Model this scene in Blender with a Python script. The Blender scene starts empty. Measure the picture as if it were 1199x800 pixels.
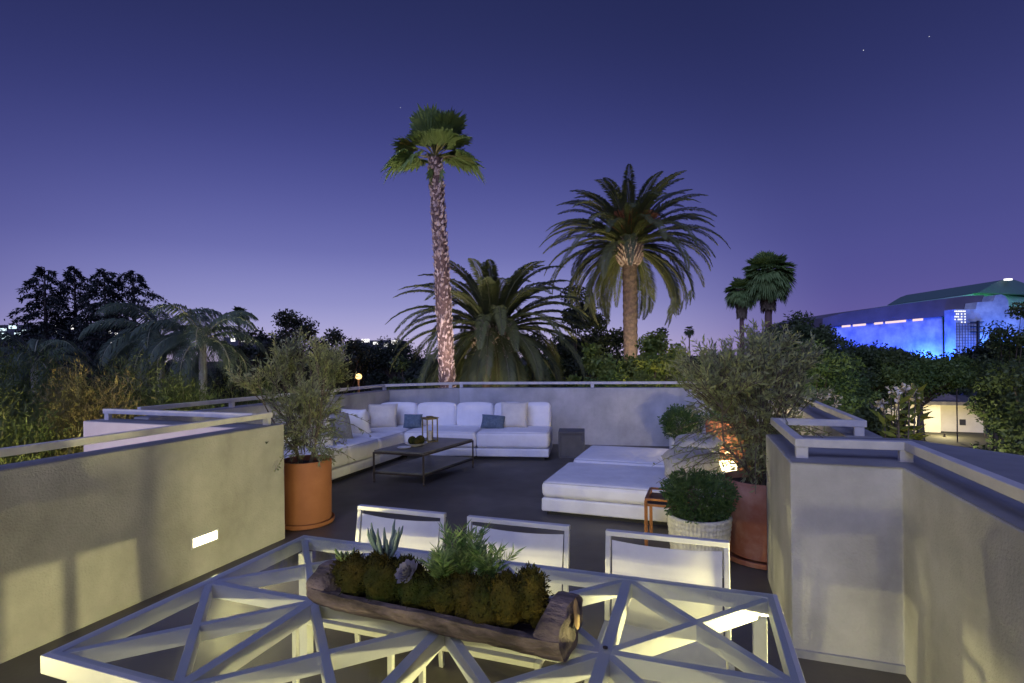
import bpy, math, random
import numpy as np
from mathutils import Vector, Matrix, noise
PI = math.pi
sc = bpy.context.scene
C = sc.collection
# ------------------------------------------------------------------ camera
cd = bpy.data.cameras.new('camera'); cam = bpy.data.objects.new('camera', cd); C.objects.link(cam)
CAMZ = 1.745
cam.location = (0, 0, CAMZ)
cam.rotation_euler = (math.radians(90), math.radians(0.69), 0)
cd.sensor_width = 36; cd.lens = 36 * 616 / 1199
cd.shift_y = 18 / 1199
cd.clip_start = .05; cd.clip_end = 9000
sc.camera = cam
sc.view_settings.view_transform = 'Standard'; sc.view_settings.look = 'None'
sc.view_settings.exposure = 0; sc.view_settings.gamma = 1
# ------------------------------------------------------------------ dusk sky (world gradient, glow of the sunset low on the left)
def lin(c):
    return tuple(((v/255)/12.92 if v/255 <= .04045 else ((v/255+.055)/1.055)**2.4) for v in c) + (1,)
w = bpy.data.worlds.new('World'); sc.world = w; w.use_nodes = True
nt = w.node_tree; N = nt.nodes; L = nt.links
bg = N['Background']; tc = N.new('ShaderNodeTexCoord'); sep = N.new('ShaderNodeSeparateXYZ')
L.new(tc.outputs['Generated'], sep.inputs[0])
def ramp(stops):
    r = N.new('ShaderNodeValToRGB'); r.color_ramp.interpolation = 'B_SPLINE'
    e = r.color_ramp.elements
    while len(e) < len(stops): e.new(.5)
    for i, (p, c) in enumerate(stops): e[i].position = p; e[i].color = lin(c)
    L.new(sep.outputs[2], r.inputs[0]); return r
ra = ramp([(0, (205, 190, 222)), (.045, (172, 168, 213)), (.10, (146, 147, 202)), (.19, (106, 109, 176)), (.335, (69, 74, 141)), (.46, (53, 58, 114)), (.57, (44, 50, 97)), (1, (36, 42, 88))])
rb = ramp([(0, (116, 98, 160)), (.05, (100, 92, 158)), (.12, (84, 82, 148)), (.2, (76, 78, 142)), (.335, (55, 60, 116)), (.46, (42, 47, 95)), (.57, (36, 42, 84)), (1, (34, 40, 84))])
dot = N.new('ShaderNodeVectorMath'); dot.operation = 'DOT_PRODUCT'; dot.inputs[1].default_value = (-.21, .978, 0)
L.new(tc.outputs['Generated'], dot.inputs[0])
mr = N.new('ShaderNodeMapRange'); mr.interpolation_type = 'SMOOTHSTEP'
mr.inputs[1].default_value = .70; mr.inputs[2].default_value = .985
L.new(dot.outputs['Value'], mr.inputs[0])
mx = N.new('ShaderNodeMix'); mx.data_type = 'RGBA'
L.new(mr.outputs[0], mx.inputs[0]); L.new(rb.outputs[0], mx.inputs[6]); L.new(ra.outputs[0], mx.inputs[7])
L.new(mx.outputs[2], bg.inputs[0]); bg.inputs[1].default_value = 1.0
# soft blue twilight coming down from the high sky
sd = bpy.data.lights.new('twilight', 'SUN'); so = bpy.data.objects.new('twilight', sd); C.objects.link(so)
sd.energy = 2.1; sd.angle = math.radians(50); sd.color = (.40, .46, 1.0)
so.rotation_euler = Vector((.36, .84, -.62)).to_track_quat('-Z', 'Y').to_euler(); so.location = (0, 0, 30)

def at(x, y, d):           # a viewing direction of the photograph turned into a place d metres away
    a = x - 599.5; b = y - 418
    ai = a - .012*b; bi = b + .012*a
    return Vector((ai*d/616, d, CAMZ - bi*d/616))
# ------------------------------------------------------------------ materials
def mat(name, col, rough=.8, col2=None, scale=4, bump=0, bscale=60, metal=0, emit=None, estr=1, spec=.5, detail=4, trans=0, stretch=None, sss=0, contrast=(.35, .65), coat=0):
    m = bpy.data.materials.new(name); m.use_nodes = True
    n = m.node_tree.nodes; l = m.node_tree.links; p = n['Principled BSDF']
    p.inputs['Base Color'].default_value = (*col, 1); p.inputs['Roughness'].default_value = rough
    p.inputs['Metallic'].default_value = metal; p.inputs['Specular IOR Level'].default_value = spec
    if coat: p.inputs['Coat Weight'].default_value = coat
    g = n.new('ShaderNodeNewGeometry'); o = n.new('ShaderNodeTexCoord')
    src = o.outputs['Object']
    if stretch:
        mp = n.new('ShaderNodeMapping'); mp.inputs['Scale'].default_value = stretch
        l.new(src, mp.inputs[0]); src = mp.outputs[0]
    if col2 is not None:
        t = n.new('ShaderNodeTexNoise'); t.inputs['Scale'].default_value = scale; t.inputs['Detail'].default_value = detail; t.inputs['Roughness'].default_value = .62
        l.new(src, t.inputs['Vector'])
        r = n.new('ShaderNodeMapRange'); r.inputs[1].default_value = contrast[0]; r.inputs[2].default_value = contrast[1]
        l.new(t.outputs[0], r.inputs[0])
        x = n.new('ShaderNodeMix'); x.data_type = 'RGBA'
        x.inputs[6].default_value = (*col, 1); x.inputs[7].default_value = (*col2, 1)
        l.new(r.outputs[0], x.inputs[0]); l.new(x.outputs[2], p.inputs['Base Color'])
    if bump:
        t2 = n.new('ShaderNodeTexNoise'); t2.inputs['Scale'].default_value = bscale; t2.inputs['Detail'].default_value = 5
        l.new(src, t2.inputs['Vector'])
        b = n.new('ShaderNodeBump'); b.inputs['Strength'].default_value = bump; b.inputs['Distance'].default_value = .02
        l.new(t2.outputs[0], b.inputs['Height']); l.new(b.outputs[0], p.inputs['Normal'])
    if emit:
        p.inputs['Emission Color'].default_value = (*emit, 1); p.inputs['Emission Strength'].default_value = estr
    if trans:
        tr = n.new('ShaderNodeBsdfTranslucent'); ms = n.new('ShaderNodeMixShader'); ms.inputs[0].default_value = trans
        tr.inputs['Color'].default_value = (*[min(1, c*1.6) for c in col], 1)
        out = n['Material Output']; l.new(p.outputs[0], ms.inputs[1]); l.new(tr.outputs[0], ms.inputs[2]); l.new(ms.outputs[0], out.inputs[0])
    return m
M = {}
def stucco(name, c1, c2, streak=.25):
    m = mat(name, c1, .88, c2, 1.5, .4, 70, spec=.2, detail=6, contrast=(.3, .72))
    n = m.node_tree.nodes; l = m.node_tree.links; p = n['Principled BSDF']
    g = n.new('ShaderNodeNewGeometry'); mp = n.new('ShaderNodeMapping'); mp.inputs['Scale'].default_value = (3, 3, 1.1)
    l.new(g.outputs['Position'], mp.inputs[0])
    t = n.new('ShaderNodeTexNoise'); t.inputs['Scale'].default_value = 1.6; t.inputs['Detail'].default_value = 5; l.new(mp.outputs[0], t.inputs['Vector'])
    r = n.new('ShaderNodeMapRange'); r.inputs[1].default_value = .45; r.inputs[2].default_value = .75; r.inputs[4].default_value = streak
    l.new(t.outputs[0], r.inputs[0])
    x = n.new('ShaderNodeMix'); x.data_type = 'RGBA'; x.blend_type = 'MULTIPLY'; x.inputs[7].default_value = (.62, .60, .55, 1)
    src = p.inputs['Base Color'].links[0].from_socket
    l.new(r.outputs[0], x.inputs[0]); l.new(src, x.inputs[6]); l.new(x.outputs[2], p.inputs['Base Color'])
    return m
M['stucco'] = stucco('stucco', (.33, .328, .315), (.56, .555, .54), .4)
M['stucco_top'] = mat('stucco_top', (.30, .30, .31), .85, (.38, .38, .39), 3, .1, 80)
M['wall_top_shade'] = mat('wall_top_shade', (.20, .20, .21), .9, (.27, .27, .28), 2.2, .15, 60, detail=8)  # wall tops coloured darker in place of weaker light from above
M['stucco_pink'] = mat('stucco_pale', (.62, .57, .52), .85, (.56, .50, .46), 3, .1, 80)
M['floor'] = mat('deck_paint', (.088, .078, .062), .55, (.125, .112, .090), 1.1, .08, 30, spec=.4, detail=8, contrast=(.35, .8))
M['rail'] = mat('rail_paint', (.62, .60, .58), .55, (.50, .49, .48), 6, .04, 40)
M['white_metal'] = mat('white_metal', (.60, .60, .60), .30, (.50, .50, .50), 9, .03, 60, spec=.5, contrast=(.5, .9))
M['table_metal'] = mat('table_paint', (.56, .565, .58), .32, (.47, .47, .49), 9, .03, 60, spec=.5, contrast=(.5, .9))
M['sling'] = mat('sling_mesh', (.74, .73, .72), .85, (.66, .65, .64), 7, .12, 350)
M['linen'] = mat('white_linen', (.80, .79, .79), .95, (.72, .71, .71), 5, .25, 300, spec=.15)
M['linen_w'] = mat('white_linen_puckered', (.81, .80, .80), .95, (.73, .72, .72), 4, .9, 6, spec=.15)
M['piping'] = mat('piping_cord', (.52, .52, .54), .9)
M['cream'] = mat('cream_linen', (.72, .68, .58), .95, (.62, .58, .5), 6, .25, 300, spec=.15)
M['oat'] = mat('oat_fabric', (.46, .44, .42), .95, (.36, .35, .34), 26, .3, 200, spec=.15)
M['grey_fab'] = mat('grey_fabric', (.27, .28, .30), .95, (.20, .21, .23), 30, .25, 300, spec=.15)
M['teal_fab'] = mat('blue_fabric', (.14, .19, .235), .95, (.09, .125, .16), 26, .25, 300, spec=.15)
M['pat_fab'] = mat('speckled_fabric', (.66, .65, .62), .95, (.40, .41, .40), 38, .25, 300, spec=.15, contrast=(.5, .62))
M['plinth'] = mat('dark_plinth', (.02, .02, .02), .7)
M['bronze'] = mat('dark_bronze', (.055, .045, .04), .45, (.09, .07, .055), 12, .05, 60, metal=.6)
M['slate'] = mat('slate_top', (.10, .10, .085), .42, (.17, .165, .13), 5, .1, 25, detail=8)
M['darkbox'] = mat('graphite_resin', (.06, .06, .065), .55, (.08, .08, .085), 8, .05, 60)
M['copper'] = mat('copper_tube', (.50, .22, .09), .35, (.36, .15, .06), 12, .04, 60, metal=.7)
M['terra'] = mat('terracotta', (.37, .15, .075), .8, (.29, .115, .055), 3, .06, 70, spec=.25)
M['terra_old'] = mat('weathered_terracotta', (.30, .115, .07), .82, (.50, .31, .24), 3.2, .2, 40, spec=.2, detail=8, contrast=(.42, .75))
M['woven'] = mat('woven_ceramic', (.60, .58, .50), .6, (.44, .42, .35), 18, .2, 80)
M['glaze'] = mat('white_glaze', (.75, .74, .70), .35, (.66, .65, .6), 5)
M['soil'] = mat('soil', (.035, .026, .02), .95, (.07, .05, .035), 25, .8, 40)
M['bark'] = mat('bark', (.11, .085, .065), .9, (.06, .045, .035), 20, .6, 40, stretch=(1, 1, .3))
M['olive_bark'] = mat('olive_bark', (.16, .13, .10), .9, (.09, .075, .055), 18, .5, 50, stretch=(1, 1, .3))
M['palm_bark'] = mat('palm_bark', (.20, .12, .10), .9, (.10, .06, .05), 30, .5, 50)
M['date_bark'] = mat('date_palm_bark', (.20, .13, .095), .92, (.10, .07, .05), 9, .8, 30)
M['palm_scar'] = mat('palm_leaf_scar', (.62, .48, .44), .85, (.17, .10, .085), 9, .3, 60)
M['skirt'] = mat('dry_palm_thatch', (.20, .155, .09), .95, (.11, .085, .05), 6, .2, 30)
M['log'] = mat('driftwood', (.27, .205, .18), .88, (.06, .045, .038), 5, .9, 26, stretch=(.8, 1.7, 1.7), detail=9, contrast=(.38, .62))
M['log_cut'] = mat('cut_log_face', (.55, .38, .18), .75, (.34, .2, .09), 14, .3, 40)
M['moss'] = mat('moss', (.020, .036, .008), .95, (.070, .052, .012), 5, .5, 120, spec=.1)
M['moss_b'] = mat('moss_gold', (.10, .075, .014), .95, (.035, .04, .010), 12, .5, 120, spec=.1)
def leafmat(name, a, b, sc_=1.2, tr=.25, rough=.55):
    return mat(name, a, rough, b, sc_, 0, trans=tr, spec=.35, detail=3, contrast=(.4, .6))
M['olive'] = leafmat('olive_leaves', (.19, .22, .10), (.27, .29, .15), 6)
M['herb'] = leafmat('box_leaves', (.045, .10, .028), (.10, .16, .045), 8)
M['canary'] = leafmat('date_palm_leaves', (.09, .11, .045), (.14, .15, .06), .8)
M['fan'] = leafmat('fan_palm_leaves', (.13, .20, .06), (.20, .28, .09), 1.5)
M['oak'] = leafmat('oak_leaves', (.018, .026, .013), (.035, .045, .02), .8)
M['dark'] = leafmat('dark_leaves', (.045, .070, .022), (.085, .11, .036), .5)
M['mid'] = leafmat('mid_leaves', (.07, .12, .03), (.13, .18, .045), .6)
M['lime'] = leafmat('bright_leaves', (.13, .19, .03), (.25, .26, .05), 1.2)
M['bamboo'] = leafmat('bamboo_leaves', (.08, .12, .028), (.14, .16, .04), .7)
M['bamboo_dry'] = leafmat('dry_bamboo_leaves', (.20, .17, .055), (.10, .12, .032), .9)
M['feather'] = leafmat('queen_palm_leaves', (.09, .12, .08), (.12, .16, .09), 1.0)
M['blueleaf'] = leafmat('chalk_succulent', (.11, .17, .15), (.16, .22, .2), 8, .1)
M['rosette'] = leafmat('rosette_succulent', (.26, .25, .28), (.18, .17, .22), 14, .1)
M['rosemary'] = leafmat('narrow_succulent', (.10, .19, .06), (.24, .32, .12), 20)
M['cedar'] = leafmat('cedar_needles', (.014, .020, .015), (.028, .036, .024), .7)
M['ground'] = mat('night_ground', (.03, .032, .018), .95, (.05, .045, .028), .15, .3, 3, detail=8)
M['plaster'] = mat('house_plaster', (.62, .57, .42), .9, (.54, .49, .36), 1, .1, 20)
M['roof'] = mat('shingle_roof', (.07, .065, .06), .9, (.11, .10, .09), 3, .3, 12)
M['hall'] = mat('hall_cladding', (.60, .64, .7), .6, (.26, .30, .40), .22, .1, 3)
M['hall_roof'] = mat('hall_roof', (.10, .09, .12), .6, (.14, .12, .16), .2)
M['green_lit_roof'] = mat('pale_green_lit_roof', (.32, .55, .44), .5, (.22, .42, .34), .2)  # green floodlight colour painted into the roof surface
M['office'] = mat('office_wall', (.06, .06, .07), .8)
def emis(name, col, s): return mat(name, (.02, .02, .02), .5, emit=col, estr=s)
M['lamp_warm'] = emis('lamp_warm', (1, .88, .55), 9)
M['lamp_orange'] = emis('lamp_orange', (1, .62, .22), 2.6)
M['win_cool'] = emis('lit_window_cool', (.72, .92, 1.0), 1.5)
M['win_white'] = emis('lit_window_white', (1, .97, .95), 1.6)
M['win_warm'] = emis('lit_window_warm', (1, .78, .45), 1.5)
M['win_pink'] = emis('lit_window_pink', (1, .72, .72), 1.1)
M['star'] = emis('star_light', (.95, .95, 1), 1.0)
M['glassy'] = mat('clear_glass', (.9, .9, .9), .03); M['glassy'].node_tree.nodes['Principled BSDF'].inputs['Transmission Weight'].default_value = 1

M['pane'] = bpy.data.materials.new('clear_pane'); M['pane'].use_nodes = True
_n = M['pane'].node_tree.nodes; _l = M['pane'].node_tree.links; _n.remove(_n['Principled BSDF'])
_t = _n.new('ShaderNodeBsdfTransparent'); _t.inputs[0].default_value = (.95, .965, .955, 1); _g = _n.new('ShaderNodeBsdfGlossy'); _g.inputs['Roughness'].default_value = .03
_w = _n.new('ShaderNodeLayerWeight'); _q = _n.new('ShaderNodeMath'); _q.operation = 'POWER'; _q.inputs[1].default_value = 5; _l.new(_w.outputs['Facing'], _q.inputs[0])
_f = _n.new('ShaderNodeMath'); _f.operation = 'MULTIPLY_ADD'; _f.inputs[1].default_value = .95; _f.inputs[2].default_value = .035; _l.new(_q.outputs[0], _f.inputs[0]); _m = _n.new('ShaderNodeMixShader')
_l.new(_f.outputs[0], _m.inputs[0]); _l.new(_t.outputs[0], _m.inputs[1]); _l.new(_g.outputs[0], _m.inputs[2]); _l.new(_m.outputs[0], _n['Material Output'].inputs[0])
# worn deck: patchy sheen
_n = M['floor'].node_tree.nodes; _l = M['floor'].node_tree.links; _p = _n['Principled BSDF']
_x = _n.new('ShaderNodeTexNoise'); _x.inputs['Scale'].default_value = .9; _x.inputs['Detail'].default_value = 7; _o = _n.new('ShaderNodeTexCoord'); _l.new(_o.outputs['Object'], _x.inputs['Vector'])
_r = _n.new('ShaderNodeMapRange'); _r.inputs[1].default_value = .35; _r.inputs[2].default_value = .65; _r.inputs[3].default_value = .36; _r.inputs[4].default_value = .72
_l.new(_x.outputs[0], _r.inputs[0]); _l.new(_r.outputs[0], _p.inputs['Roughness'])
# ------------------------------------------------------------------ mesh helpers
class MB:
    def __init__(s): s.v = []; s.f = []
    def add(s, vs, fs, T=None):
        b = len(s.v)
        if T is not None: vs = [T @ Vector(v) for v in vs]
        s.v += [tuple(v) for v in vs]; s.f += [tuple(i+b for i in f) for f in fs]; return s
    def box(s, x0, x1, y0, y1, z0, z1, T=None):
        vs = [(x, y, z) for z in (z0, z1) for y in (y0, y1) for x in (x0, x1)]
        return s.add(vs, [(0, 2, 3, 1), (4, 5, 7, 6), (0, 1, 5, 4), (1, 3, 7, 5), (3, 2, 6, 7), (2, 0, 4, 6)], T)
    def bar(s, a, b, w, h, up=(0, 0, 1), ext=0):   # rectangular bar from a to b, width w sideways, height h along up
        a = Vector(a); b = Vector(b); d = (b-a).normalized(); a = a-d*ext; b = b+d*ext
        up = Vector(up)
        side = d.cross(up).normalized(); u = side.cross(d).normalized()
        vs = []
        for p in (a, b):
            for i, j in ((-1, -1), (1, -1), (1, 1), (-1, 1)): vs.append(p+side*w/2*i+u*h/2*j)
        return s.add(vs, [(3, 2, 1, 0), (4, 5, 6, 7), (0, 1, 5, 4), (1, 2, 6, 5), (2, 3, 7, 6), (3, 0, 4, 7)])
    def prism(s, pts, z0, z1):
        n = len(pts); ar = sum(pts[i][0]*pts[(i+1) % n][1]-pts[(i+1) % n][0]*pts[i][1] for i in range(n))
        if ar < 0: pts = pts[::-1]
        vs = [(x, y, z0) for x, y in pts]+[(x, y, z1) for x, y in pts]
        return s.add(vs, [tuple(range(n-1, -1, -1)), tuple(range(n, 2*n))]+[(i, (i+1) % n, n+(i+1) % n, n+i) for i in range(n)])
    def tube(s, pts, rad, n=8, cap=True):
        pts = [Vector(p) for p in pts]; k = len(pts)
        if not hasattr(rad, '__len__'): rad = [rad]*k
        vs = []; prev = None
        for i, p in enumerate(pts):
            d = (pts[min(i+1, k-1)]-pts[max(i-1, 0)]).normalized()
            if prev is None: x = d.cross(Vector((.3, .2, 1)) if abs(d.z) < .9 else Vector((1, 0, 0))).normalized()
            else: x = (prev-d*prev.dot(d)).normalized()
            prev = x; y = d.cross(x)
            for j in range(n):
                a = 2*PI*j/n; vs.append(p+(x*math.cos(a)+y*math.sin(a))*rad[i])
        fs = [(i*n+j, i*n+(j+1) % n, (i+1)*n+(j+1) % n, (i+1)*n+j) for i in range(k-1) for j in range(n)]
        if cap: fs += [tuple(range(n-1, -1, -1)), tuple((k-1)*n+j for j in range(n))]
        return s.add(vs, fs)
    def lathe(s, prof, n=40, c=(0, 0, 0), cap0=False, cap1=False, rfn=None):
        vs = []
        for r, z in prof:
            for j in range(n):
                a = 2*PI*j/n; q = r*(rfn(a, z) if rfn else 1); vs.append((c[0]+q*math.cos(a), c[1]+q*math.sin(a), c[2]+z))
        k = len(prof)
        fs = [(i*n+j, i*n+(j+1) % n, (i+1)*n+(j+1) % n, (i+1)*n+j) for i in range(k-1) for j in range(n)]
        if cap0: fs.append(tuple(range(n-1, -1, -1)))
        if cap1: fs.append(tuple((k-1)*n+j for j in range(n)))
        return s.add(vs, fs)
    def build(s, name, m, parent=None, smooth=None, bevel=0, loc=None, rot=None):
        me = bpy.data.meshes.new(name); me.from_pydata(s.v, [], s.f); me.update()
        return fin(me, name, m, parent, smooth, bevel, loc, rot)
def fin(me, name, m, parent=None, smooth=None, bevel=0, loc=None, rot=None):
    me.materials.append(m)
    if smooth is not None:
        me.shade_smooth(); 
        if smooth < 180: me.set_sharp_from_angle(angle=math.radians(smooth))
    o = bpy.data.objects.new(name, me); C.objects.link(o)
    if parent: o.parent = parent
    if loc: o.location = loc
    if rot is not None: o.rotation_euler = (0, 0, rot)
    if bevel:
        b = o.modifiers.new('bevel', 'BEVEL'); b.width = bevel; b.segments = 2; b.limit_method = 'ANGLE'; b.angle_limit = math.radians(40)
    return o
def npmesh(name, V, F, m, parent=None, loc=None):     # V (n,3), F (k,3|4) arrays
    me = bpy.data.meshes.new(name); V = np.asarray(V, np.float32); F = np.asarray(F, np.int32)
    k = F.shape[1]
    me.vertices.add(len(V)); me.vertices.foreach_set('co', V.ravel())
    me.loops.add(F.size); me.loops.foreach_set('vertex_index', F.ravel())
    me.polygons.add(len(F)); me.polygons.foreach_set('loop_start', np.arange(0, F.size, k, dtype=np.int32))
    me.polygons.foreach_set('loop_total', np.full(len(F), k, np.int32))
    me.update(calc_edges=True); me.validate()
    return fin(me, name, m, parent, loc=loc)
def tag(o, label=None, cat=None, group=None, kind=None):
    if label: o['label'] = label
    if cat: o['category'] = cat
    if group: o['group'] = group
    if kind: o['kind'] = kind
    return o
def thing(name, label, cat, loc=(0, 0, 0), rz=0, group=None):
    o = bpy.data.objects.new(name, None); C.objects.link(o); o.location = loc; o.rotation_euler = (0, 0, rz); o.empty_display_size = .1
    return tag(o, label, cat, group)
def copy_tree(o, parent=None):
    c = o.copy(); C.objects.link(c); c.parent = parent
    for ch in [x for x in bpy.data.objects if x.parent == o]: copy_tree(ch, c)
    return c
def lamp(name, kind, loc, energy, col, parent=None, size=.05, spot=None, target=None, blend=.6):
    ld = bpy.data.lights.new(name, kind); ld.energy = energy; ld.color = col
    if kind in ('POINT', 'SPOT'): ld.shadow_soft_size = size
    if kind == 'AREA': ld.size = size
    if spot: ld.spot_size = math.radians(spot); ld.spot_blend = blend
    o = bpy.data.objects.new(name, ld); C.objects.link(o); o.location = loc
    if parent: o.parent = parent
    if target is not None:
        o.rotation_euler = (Vector(target)-Vector(loc)).to_track_quat('-Z', 'Y').to_euler()
    return o
rng = np.random.default_rng(7); random.seed(7)
def rvec(n, r=None):
    r = r or rng
    v = r.normal(size=(n, 3)); return v/np.linalg.norm(v, axis=1)[:, None]
def leaves(P, size, aspect=.35, dirs=None, r=None, jit=.35, droop=0):
    """one folded-diamond leaf (quad) at every point of P"""
    r = r or rng; n = len(P)
    D = rvec(n, r) if dirs is None else dirs+r.normal(size=(n, 3))*jit
    D[:, 2] -= droop; D /= np.linalg.norm(D, axis=1)[:, None]
    S = np.cross(D, rvec(n, r)); S /= np.linalg.norm(S, axis=1)[:, None]+1e-9
    s = size*r.uniform(.6, 1.3, n)[:, None]
    V = np.stack([P, P+D*s*.45+S*s*aspect*.5, P+D*s, P+D*s*.45-S*s*aspect*.5], 1).reshape(-1, 3)
    return V, np.arange(4*n).reshape(n, 4)
def clump_points(cs, rad, n, r=None, flat=1.0):
    r = r or rng
    cs = np.asarray(cs); k = len(cs); rad = np.broadcast_to(np.asarray(rad, float), (k,))
    i = r.integers(0, k, n); d = rvec(n, r)*(r.uniform(0, 1, n)**.45)[:, None]; d[:, 2] *= flat
    return cs[i]+d*rad[i][:, None]
def pipes(segs, n=5):
    m = MB()
    for pts, rad in segs: m.tube(pts, rad, n)
    return m
# ------------------------------------------------------------------ ground, terrace floor
GZ = -6.5
g = MB().box(-3000, 3000, -400, 4000, GZ-1, GZ).build('ground', M['ground']); tag(g, kind='structure')
Y = .3405; cu = Vector((math.cos(Y), -math.sin(Y), 0)); cv = Vector((math.sin(Y), math.cos(Y), 0))   # terrace axes
HW = 1.115; HR = 1.235
A = (-4.05, 5.85); B = (-2.42, 10.35); E_ = (-1.1, 10.86); D_ = (4.62, 9.72)
fl = MB().prism([(-3.95, -2.5), (-3.6, 2.0), (-2.25, 5.2), (-4.3, 5.7), (-2.6, 10.6), (-1.1, 11.1), (4.9, 9.9), (2.7, 3.9), (2.4, 3.0), (1.2, -1), (1.2, -2.5)], -.3, 0)
f = fl.build('terrace_floor', M['floor']); tag(f, kind='structure')
# building mass under the terrace
um = MB().prism([(-3.9, -2.4), (-3.5, 2.0), (-2.3, 5.0), (-4.1, 5.7), (-2.5, 10.4), (-1.1, 10.9), (4.6, 9.75), (2.6, 4.0), (2.3, 3.0), (1.2, -1), (1.2, -2.4)], GZ, -.302)
o = um.build('building_below', M['stucco']); tag(o, 'grey stucco storeys of the house underneath the terrace', 'building')
def wallseg(name, pts, z0, z1, label, mat_=None):
    o = MB().prism(pts, z0, z1).build(name, mat_ or M['stucco'], bevel=.008)
    c_ = Vector((sum(p[0] for p in pts)/len(pts), sum(p[1] for p in pts)/len(pts)))
    MB().prism([tuple(Vector(p)+(c_-Vector(p)).normalized()*.012) for p in pts], z1+.0005, z1+.004).build('cap', M['wall_top_shade'], o)  # thin sheet on the wall top carrying the painted-in dimmer tone
    return tag(o, label, 'wall')
def off(p, q, d0, d1):      # quad between lines offset d0 and d1 to the left of p->q
    p = Vector((*p, 0)); q = Vector((*q, 0)); t = (q-p).normalized(); nrm = Vector((-t.y, t.x, 0))
    return [tuple((p+nrm*d0)[:2]), tuple((q+nrm*d0)[:2]), tuple((q+nrm*d1)[:2]), tuple((p+nrm*d1)[:2])]
def rail(label, pts, posts, w=.055, h=.05):
    t = thing('railing', label, 'railing', (pts[0][0], pts[0][1], HW))
    base = Vector((pts[0][0], pts[0][1], HW))
    for i in range(len(pts)-1):
        a = Vector((*pts[i], HR-h/2))-base; b = Vector((*pts[i+1], HR-h/2))-base
        a.z -= .0006*i; b.z -= .0006*i
        MB().bar(a, b, w, h, ext=w/2).build('top_rail', M['rail'], t, bevel=.004)
    for (x, y) in posts:
        a = Vector((x, y, HW))-base
        T = Matrix.Translation(a) @ Matrix.Rotation(-Y, 4, 'Z')
        MB().box(-.033, .033, -.02, .02, 0, HR-h-HW+.002, T).build('post', M['rail'], t, bevel=.003)
    return t
# left dining wall: inner face from W0 to W1
W1 = Vector((-2.235, 5.14, 0)); dl = Vector((.361, 1, 0)).normalized(); W0 = W1-dl*7.2
nl = Vector((-dl.y, dl.x, 0))
th = .21
p = [W0, W1, W1+nl*th, W0+nl*th]
wallseg('parapet_wall', [tuple(q[:2]) for q in p], -.3, HW, 'long plastered parapet left of the lattice table, with a glowing recessed light')
def P2(v): return (v.x, v.y)
rl0 = W1+nl*.095-dl*.10
rail('painted rail along the top of the long left parapet beside the dining table', [P2(rl0-dl*6.6), P2(rl0)], [P2(rl0-dl*k) for k in (.02, 2.28, 4.5, 6.5)])
# return wall behind it
q0 = Vector((-4.6, 5.63, 0)); q1 = W1+nl*th-dl*.32
q1 = Vector((q1.x, q0.y-(q1.x-q0.x)*.354, 0))
dq = (q1-q0).normalized(); nq = Vector((-dq.y, dq.x, 0))
wallseg('parapet_wall', [P2(q0), P2(q1), P2(q1+nq*.26), P2(q0+nq*.26)], GZ, HW-.003, 'pale pinkish return wall glimpsed under the rail of the left parapet', M['stucco_pink'])
rail('pale rail on the short return wall at the far left of the terrace', [P2(q0+dq*.16+nq*.14), P2(q1+nq*.14)], [P2(q0+dq*.18+nq*.14)])
# lounge walls
def lounge_wall(a, b, label, z=HW): return wallseg('parapet_wall', off(a, b, 0, .24), -.3, z, label)
lounge_wall(A, B, 'low stucco parapet running behind the left arm of the sectional sofa', HW-.001)
lounge_wall(B, E_, 'short angled stucco parapet behind the corner of the sectional sofa', HW-.002)
lounge_wall(E_, D_, 'stucco parapet at the far end of the terrace, palms rising behind it', HW)
IC = (2.52, 3.98)
lounge_wall(D_, IC, 'stucco parapet on the right of the lounge, half hidden by the potted olive tree', HW-.004)
def offp(a, b, d, t=0):
    a = Vector((*a, 0)); b = Vector((*b, 0)); u = (b-a).normalized(); n_ = Vector((-u.y, u.x, 0)); return P2(a+n_*d+u*t)
r1 = [offp(A, B, .11), offp(B, A, -.11), offp(B, E_, .11, .08), offp(E_, B, -.11)]
rail('slim rail above the left lounge parapet', [r1[0], r1[1], r1[3]], [offp(A, B, .11, t) for t in (1.2, 3.2)]+[r1[1], (-1.28, 10.9)])
d0 = offp(E_, D_, .11); d1 = offp(D_, E_, -.11, .05)
rail('slim pale rail above the far parapet, in front of the palms', [d0, d1], [offp(E_, D_, .11, t) for t in (.02, 2.72, 5.4)])
rail('rail turning the corner above the right lounge parapet', [(4.70, 9.75), (2.64, 3.98), (2.08, 4.17)], [(3.75, 7.08), (2.62, 3.985), (4.2, 8.4)])
# right dining parapet block, broad flat top
C0 = (1.975, 4.11); C1 = (1.60, 3.04); C2 = (2.115, 2.86); R0 = (2.115-.335*3.6, 2.86-3.6)
blk = [R0, C2, C1, C0, (IC[0]-.01, IC[1]-.005), (2.78, 3.87), (2.9, 3.35), (3.06, 2.8), (3.3, -.74)]
wallseg('parapet_wall', [R0, C2, C1, C0, (2.50, 3.93), (2.84, 3.83), (3.06, 3.15), (3.45, R0[1])], -.3, HW, 'broad plastered parapet stepping out to the right of the dining table')
rail('pale rail stepping round the top of the broad right parapet', [(2.07, 4.16), (1.725, 3.17), (2.26, 3.01), (2.26-.335*3.5, 3.01-3.5)], [(1.735, 3.165), (2.245, 3.01), (1.6, 1.0)])
bt = MB().prism(off(C1, C2, -.018, -.001), .001, .045)
bt.build('skirting', M['stucco_top'], None); tag(bpy.data.objects['skirting'], 'thin plaster lip at the foot of the right parapet face', 'skirting')

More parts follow.
